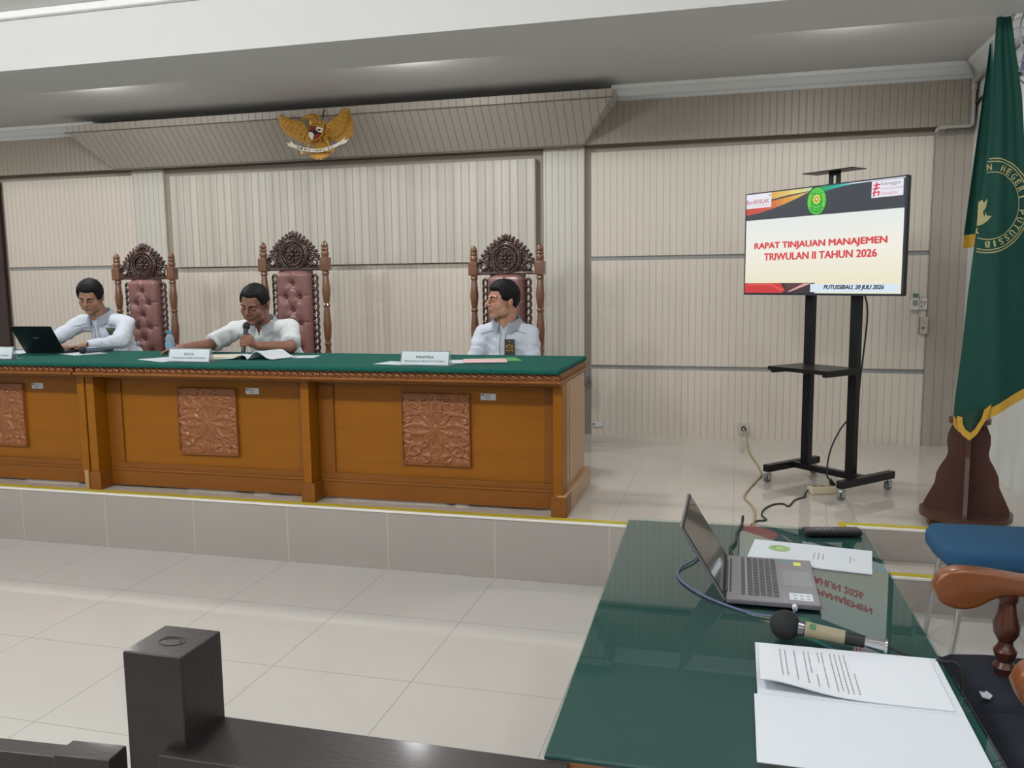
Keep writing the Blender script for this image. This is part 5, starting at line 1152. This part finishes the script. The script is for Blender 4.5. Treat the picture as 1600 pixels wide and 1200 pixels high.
th_ = atan2(0.105, 0.172); Ml = Matrix.Translation((0.0, 0, 0.013)) @ Matrix.Rotation(-th_, 4, 'Y')
b = MB(); b.box((-0.006, -lw, 0.0), (0.0, lw, 0.205), Ml, bev=0.002); lid = b.build('laptop_lid', m_lg, lp)
b = MB(); b.box((0.0, -lw+0.002, 0.004), (0.0012, lw-0.002, 0.203), Ml); b.build('screen_bezel', m_blackp, lid, smooth=False)
b = MB(); b.box((0.0012, -lw+0.008, 0.018), (0.0016, lw-0.008, 0.196), Ml); b.build('screen', mat('dark_screen', '#16191c', 0.04, spec=1.0, coat=1.0, vary=0), lid, smooth=False)
b = MB(); b.cyl((0.0, -0.12, 0.013), (0.0, 0.12, 0.013), 0.006, n=12); b.build('hinge', m_black, lp)
# laptop cables
cable([(0.150, 2.083, TZ+0.010), (0.144, 2.049, TZ+0.010), (0.103, 2.028, TZ+0.005), (0.031, 2.049, TZ+0.004), (-0.062, 2.126, TZ+0.004), (-0.129, 2.229, TZ+0.004), (-0.139, 2.322, TZ+0.004), (-0.103, 2.405, TZ+0.006), (-0.088, 2.497, TZ+0.006), (-0.103, 2.683, TZ+0.006), (-0.098, 2.807, TZ+0.006), (-0.098, 2.848, TZ-0.03), (-0.098, 2.859, TZ-0.3)], 0.0028, mat('cable_violet', '#565b78', 0.5), 'violet-grey cable looping from the side of the grey laptop', n=8)
b = MB(); b.cyl((0.150, 2.095, TZ+0.011), (0.150, 2.072, TZ+0.011), 0.006, n=12); b.build('cable_plug', m_paper, label='short white plug in the side of the grey laptop', cat='plug')
cable([(-0.005, 2.436, TZ+0.012), (0.000, 2.477, TZ+0.008), (-0.005, 2.539, TZ+0.006), (0.010, 2.601, TZ+0.006), (0.015, 2.704, TZ+0.006), (0.031, 2.807, TZ+0.007), (0.033, 2.843, TZ+0.02), (0.031, 2.864, TZ-0.05), (0.031, 2.869, TZ-0.35)], 0.004, m_blackp, 'black adapter cable leaving the far corner of the grey laptop')
# desk microphone
d0 = V((0.118, 1.910, TZ+0.034)); d1 = V((0.308, 1.886, TZ+0.018)); dd = (d1-d0).normalized()
mt = thing('microphone', 'black foam-tipped microphone with clear sleeve lying on the glass table', 'microphone', d0)
b = MB(); b.ell((0, 0, 0), (0.033, 0.033, 0.033), None, 24, 16); b.build('foam_head', mat('foam_black', '#121417', 0.75, bump=.3, bscale=300), mt)
b = MB(); b.cyl(dd*0.028, dd*0.040, 0.019, 0.017, 18); b.build('collar', mat('collar_met', '#70757a', .25, metal=.8), mt)
b = MB(); b.cyl(dd*0.038, dd*0.165, 0.0165, 0.0135, 20); b.build('handle', m_blackp, mt)
b = MB(); b.cyl(dd*0.042, dd*0.125, 0.0172, 0.0152, 24); b.build('paper_sleeve', mat('sleeve_beige', '#8a826a', 0.35, vary=0.08, scale=60), mt, label='beige printed sleeve')
side = dd.cross(V((0, 0, 1))).normalized(); upv = side.cross(dd)
b = MB(); cn_ = dd*0.058+(side*0.6+upv*0.8)*0.0163; b.cyl(cn_, cn_+(side*0.6+upv*0.8)*0.0012, 0.0075, 0.0075, 18); b.build('sleeve_emblem', mat('emblem_green', '#3c6a45', .5), mt)
b = MB(); b.cyl(dd*0.165, dd*0.205, 0.0105, 0.0125, 18); b.cyl(dd*0.205, dd*0.210, 0.0155, 0.0155, 18); b.build('connector', m_chrome, mt)
b = MB(); b.tube(bez([dd*0.208, dd*0.24+V((0, 0, -0.008)), dd*0.29+V((0, -0.005, -0.014)), V((0.315, -0.045, -0.031)), V((0.345, -0.06, -0.05)), V((0.35, -0.06, -0.26))], 6), 0.0035, 8); b.build('cord', m_blackp, mt)
# cover sheet, remote, open document
cv = thing('document', 'white cover page with green court seal lying behind the grey laptop', 'document', (0.219, 2.527, TZ), radians(-8)); cv.scale = (1.03, 1.03, 1)
b = MB(); b.box((-0.162, -0.102, 0), (0.162, 0.102, 0.003)); b.build('pages', m_paper, cv, smooth=False)
b = MB(); c0 = V((-0.085, 0.035, 0.0032)); b.cyl(c0, c0+V((0, 0, 0.0003)), 0.030, 0.030, 32); sl_ = b.build('seal', mat('seal_print', '#79a371', 0.6, vary=.2, scale=120), cv, smooth=False)
b = MB(); b.tube([c0+V((0.025*cos(a), 0.025*sin(a), 0.0005)) for a in [2*pi*i/30 for i in range(30)]], 0.0012, 5, closed=True); b.cyl(c0+V((0, 0, 0.0003)), c0+V((0, 0, 0.0007)), 0.010, n=16); b.build('seal_detail', mat('seal_yellowish', '#b9c07c', .6), sl_)
b = MB(); rn = random.Random(5)
for xx, hl in ((0.010, 0.030), (0.022, 0.032), (0.034, 0.026), (0.105, 0.030), (0.114, 0.008)):
    yy = -hl
    while yy < hl: 
        q = rn.uniform(0.004, 0.010); b.box((xx, yy, 0.0031), (xx+0.0028, min(hl, yy+q), 0.0033)); yy += q+0.002
b.build('printed_lines', m_ink, cv, smooth=False)
rm = thing('phone', 'black handset lying at the far edge of the glass table', 'phone', (0.303, 2.765, TZ), radians(12))
b = MB(); b.box((-0.088, -0.024, 0), (0.088, 0.024, 0.020), bev=0.007, seg=3); b.build('casing', m_blackp, rm)
b = MB()
for k in range(6):
    for q in range(2): b.cyl((-0.06+k*0.012, -0.008+q*0.016, 0.0195), (-0.06+k*0.012, -0.008+q*0.016, 0.0215), 0.0035, n=8)
b.build('button', m_grey, rm)
dc = thing('document', 'open printed document with a lifted page in the lower right foreground', 'document', (0.237, 1.632, TZ)); dc.scale = (1.03, 1.03, 1)
b = MB(); b.box((-0.178, 0.001, 0), (0.178, 0.237, 0.002)); b.box((-0.184, -0.236, 0), (0.178, 0.001, 0.0015)); b.build('cover', m_paper, dc, smooth=False)
def page(s, tt):      # far page block, lifting near the fold on its left half
    x = -0.172+0.335*s; lift = 0.020*math.exp(-((s-0.02)/0.30)**2)*tt**2+0.0045; y = 0.231-0.222*tt+0.010*math.exp(-((s-0.03)/.3)**2)*tt; return V((x, y, lift))
b = MB(); n, k = 30, 16; T = [[b.bm.verts.new(page(i/n, j/k)) for j in range(k+1)] for i in range(n+1)]; U = [[b.bm.verts.new(page(i/n, j/k)-V((0, 0, 0.0022))) for j in range(k+1)] for i in range(n+1)]
for i in range(n):
    for j in range(k): b.bm.faces.new((T[i][j], T[i+1][j], T[i+1][j+1], T[i][j+1])); b.bm.faces.new((U[i][j], U[i][j+1], U[i+1][j+1], U[i+1][j]))
    b.bm.faces.new((T[i][k], T[i+1][k], U[i+1][k], U[i][k])); b.bm.faces.new((T[i][0], U[i][0], U[i+1][0], T[i+1][0]))
for j in range(k): b.bm.faces.new((T[0][j], T[0][j+1], U[0][j+1], U[0][j])); b.bm.faces.new((T[n][j], U[n][j], U[n][j+1], T[n][j+1]))
pg = b.build('page', mat('page_white', '#cdd2d9', .6, vary=.01), dc, ang=60)
b = MB()
for xx, y0_, y1_ in ((0.100, 0.12, 0.80), (0.110, 0.12, 0.78), (0.128, 0.12, 0.84), (0.147, 0.12, 0.86), (0.156, 0.12, 0.60), (0.165, 0.62, 0.88), (0.174, 0.12, 0.35), (0.182, 0.12, 0.86), (0.198, 0.12, 0.90), (0.207, 0.12, 0.88), (0.216, 0.12, 0.92), (0.225, 0.12, 0.90), (0.236, 0.5, 0.90)):
    tt = y0_
    while tt < y1_:
        q = rn.uniform(0.02, 0.05); s = (xx-0.058)/0.335; a_, c_ = page(s, tt), page(s, min(y1_, tt+q)); e_ = V((0.0022, 0, 0)); u_ = V((0, 0, 0.0004))
        b.bm.faces.new([b.bm.verts.new(z_) for z_ in (a_+u_, c_+u_, c_+e_+u_, a_+e_+u_)]); tt += q+0.012
b.build('printed_lines', m_ink, pg, smooth=False)
# ------------------------------------------------------------------ chairs on the right
bc = thing('stacking_chair', 'blue padded chair on chrome legs in front of the platform step', 'chair', (1.06, 3.66, 0), radians(0))
b = MB()
pts = [(-0.27, -0.19), (-0.285, -0.05), (-0.285, 0.10), (-0.25, 0.19), (0.20, 0.21), (0.24, 0.15), (0.24, -0.16), (0.20, -0.22), (-0.22, -0.23)]
b.prism(pts, 0.075, Matrix.Translation((0, 0, 0.435))); bmesh.ops.bevel(b.bm, geom=b.bm.edges[:], offset=0.025, segments=4, profile=0.5, affect='EDGES'); b.build('seat', mat('blue_cloth', '#1c4c6e', 0.85, vary=.08, scale=80), bc, ang=60)
for sy, x in ((-1, -0.2), (1, -0.2), (-1, 0.16), (1, 0.16)):
    b = MB(); q = 0.045 if x < 0 else -0.03; b.tube([(x+(0.02 if x < 0 else 0), sy*0.17, 0.44), (x, sy*0.19, 0.40), (x-q*0.4, sy*0.20, 0.2), (x-q, sy*0.205, 0.0)], 0.011, 10); b.build('leg', m_chrome, bc)
b = MB(); b.tube([(-0.20, -0.17, 0.432), (-0.2, 0.17, 0.432)], 0.010); b.tube([(0.16, -0.17, 0.432), (0.16, 0.17, 0.432)], 0.010); b.build('seat_rail', m_chrome, bc)
b = MB(); b.box((0.22, -0.21, 0.62), (0.26, 0.21, 0.90), bev=0.02, seg=3); b.build('backrest', MATS['blue_cloth'], bc)
for s in (-1, 1):
    b = MB(); b.tube([(0.18, s*0.19, 0.43), (0.245, s*0.2, 0.5), (0.265, s*0.2, 0.66)], 0.011, 10); b.build('back_post', m_chrome, bc)
ac = thing('wooden_armchair', 'wooden armchair with curved arms and navy seat pushed against the table', 'chair', (0.90, 2.24, 0))
m_arm = mat('arm_wood', '#774423', 0.3, vary=0.18, scale=5, stretch=(.6, 4, 4), coat=0.4); m_bal = mat('baluster_wood', '#4a261b', 0.3, vary=.2, coat=0.4)
m_navy = mat('navy_cloth', '#171d2c', 0.85, vary=0.12, scale=60)
def armshape(y, dx=0.0):
    prof = [(-0.365, 0.700), (-0.345, 0.738), (-0.30, 0.755), (-0.22, 0.752), (-0.10, 0.738), (0.02, 0.728), (0.20, 0.735), (0.20, 0.700), (0.05, 0.690), (-0.10, 0.690), (-0.175, 0.690), (-0.215, 0.678), (-0.255, 0.652), (-0.30, 0.643), (-0.345, 0.658)]
    b = MB(); c = bez([V((x+dx, 0, z)) for x, z in prof]+[V((prof[0][0]+dx, 0, prof[0][1]))], 4)[:-1]
    b.prism([(p_.x, p_.z) for p_ in c], 0.055, Matrix.Translation((0, y+0.0275, 0)) @ Matrix.Rotation(pi/2, 4, 'X'))
    bmesh.ops.bevel(b.bm, geom=[e for e in b.bm.edges if abs(e.verts[0].co.y-e.verts[1].co.y) < 1e-5 and len(e.link_faces) == 2 and max(len(f.verts) for f in e.link_faces) > 4], offset=0.009, segments=3, profile=0.5, affect='EDGES')
    b.build('armrest', m_arm, ac, ang=50)
    b = MB(); b.lathe([(0.022, 0.40), (0.022, 0.47), (0.030, 0.485), (0.020, 0.50), (0.026, 0.515), (0.030, 0.53), (0.020, 0.545), (0.018, 0.555), (0.032, 0.58), (0.034, 0.605), (0.024, 0.64), (0.021, 0.665), (0.027, 0.675), (0.027, 0.70)], Matrix.Translation((-0.175, y, 0))); b.build('baluster', m_bal, ac)
armshape(0.235); armshape(-0.345, 0.035)
def cush(y0, y1, z1):
    b = MB(); n = 20; g_ = []
    for i in range(n+1):
        row = []
        for j in range(n+1):
            u, v = i/n*2-1, j/n*2-1; x = 0.0+0.29*u*(1-0.02*v*v)-0.02; y = (y0+y1)/2+(y1-y0)/2*v; e = (1-u**6)*(1-v**6)
            row.append(b.bm.verts.new((x, y, z1-0.035+0.035*e**0.5+0.004*noise.noise(V((u*3, v*3, y0))))))
        g_.append(row)
    for i in range(n):
        for j in range(n): b.bm.faces.new((g_[i][j], g_[i+1][j], g_[i+1][j+1], g_[i][j+1]))
    lo = [[b.bm.verts.new((v.co.x, v.co.y, 0.40)) for v in ln] for ln in ([r[0] for r in g_], g_[-1], list(reversed([r[-1] for r in g_])), list(reversed(g_[0])))]
    for ln, ll in zip(([r[0] for r in g_], g_[-1], list(reversed([r[-1] for r in g_])), list(reversed(g_[0]))), lo):
        for k in range(n): b.bm.faces.new((ln[k], ln[k+1], ll[k+1], ll[k]))
    return b
b = cush(0.03, 0.40, 0.462); b.build('seat', m_navy, ac, ang=60)
b = cush(-0.36, 0.035, 0.468); b.build('seat', m_navy, ac, ang=60)
b = MB(); b.box((-0.30, -0.36, 0.35), (0.29, 0.40, 0.402), bev=0.004); b.build('seat_frame', m_bal, ac)
for x in (-0.27, 0.26):
    for y in (-0.33, 0.37):
        b = MB(); b.lathe([(0.018, 0), (0.024, 0.05), (0.018, 0.1), (0.026, 0.2), (0.02, 0.3), (0.027, 0.36)], Matrix.Translation((x, y, 0))); b.build('leg', m_bal, ac)
b = MB(); b.box((0.24, -0.36, 0.46), (0.29, 0.40, 1.02), Matrix.Translation((0.06, 0, 0)) @ Matrix.Rotation(0.06, 4, 'Y'), bev=0.015, seg=3); b.build('backrest', m_navy, ac)
b = MB(); b.prism([(-0.015, -0.012), (0.0, -0.02), (0.012, 0.0), (0.004, 0.024), (-0.006, 0.012), (-0.014, 0.02)], 0.003); o = b.build('paper_scrap', m_paper, smooth=False, label='small torn scrap of white paper on the navy armchair seat', cat='paper'); o.location = (0.645, 2.32, 0.466)
# ------------------------------------------------------------------ railing in the foreground
rl = thing('wooden_railing', 'dark wooden railing with square post in the foreground', 'railing', (-0.98, 1.27, 0))
b = MB(); b.box((-0.060, -0.060, 0), (0.060, 0.060, 0.90), bev=0.004); b.build('post', m_rail, rl)
b = MB(); b.tube([(0.018*cos(a)*(1+a*0.08), 0.012*sin(a)*(1+a*.08)-0.005, 0.9005) for a in [i*0.35 for i in range(26)]], 0.0008, 5); b.build('wood_knot', mat('knot', '#2a2321', .5), rl)
b = MB(); b.box((0.020, -0.085, 0.705), (0.72, 0.063, 0.729), bev=0.003); b.build('cap_rail', m_rail, rl)
b = MB(); b.box((0.062, -0.055, 0.10), (0.70, 0.035, 0.706), bev=0.003); b.build('panel', m_rail, rl)
gt = thing('wooden_gate', 'low dark wooden gate top left of the square post', 'gate', (-1.065, 1.212, 0), radians(4))
b = MB(); b.box((-1.30, -0.021, 0.655), (-0.09, 0.021, 0.697), bev=0.003); b.build('rail', m_rail, gt)
b = MB(); b.box((-0.112, -0.026, 0.640), (0.0, 0.026, 0.704), bev=0.003); b.build('end_block', m_rail, gt)
b = MB(); b.box((-1.28, -0.015, 0.08), (-0.02, 0.015, 0.66), bev=0.002); b.build('panel', m_rail, gt)
for x in (-1.27, -0.05):
    b = MB(); b.box((x-0.03, -0.02, 0), (x+0.03, 0.02, 0.65), bev=0.002); b.build('stile', m_rail, gt)
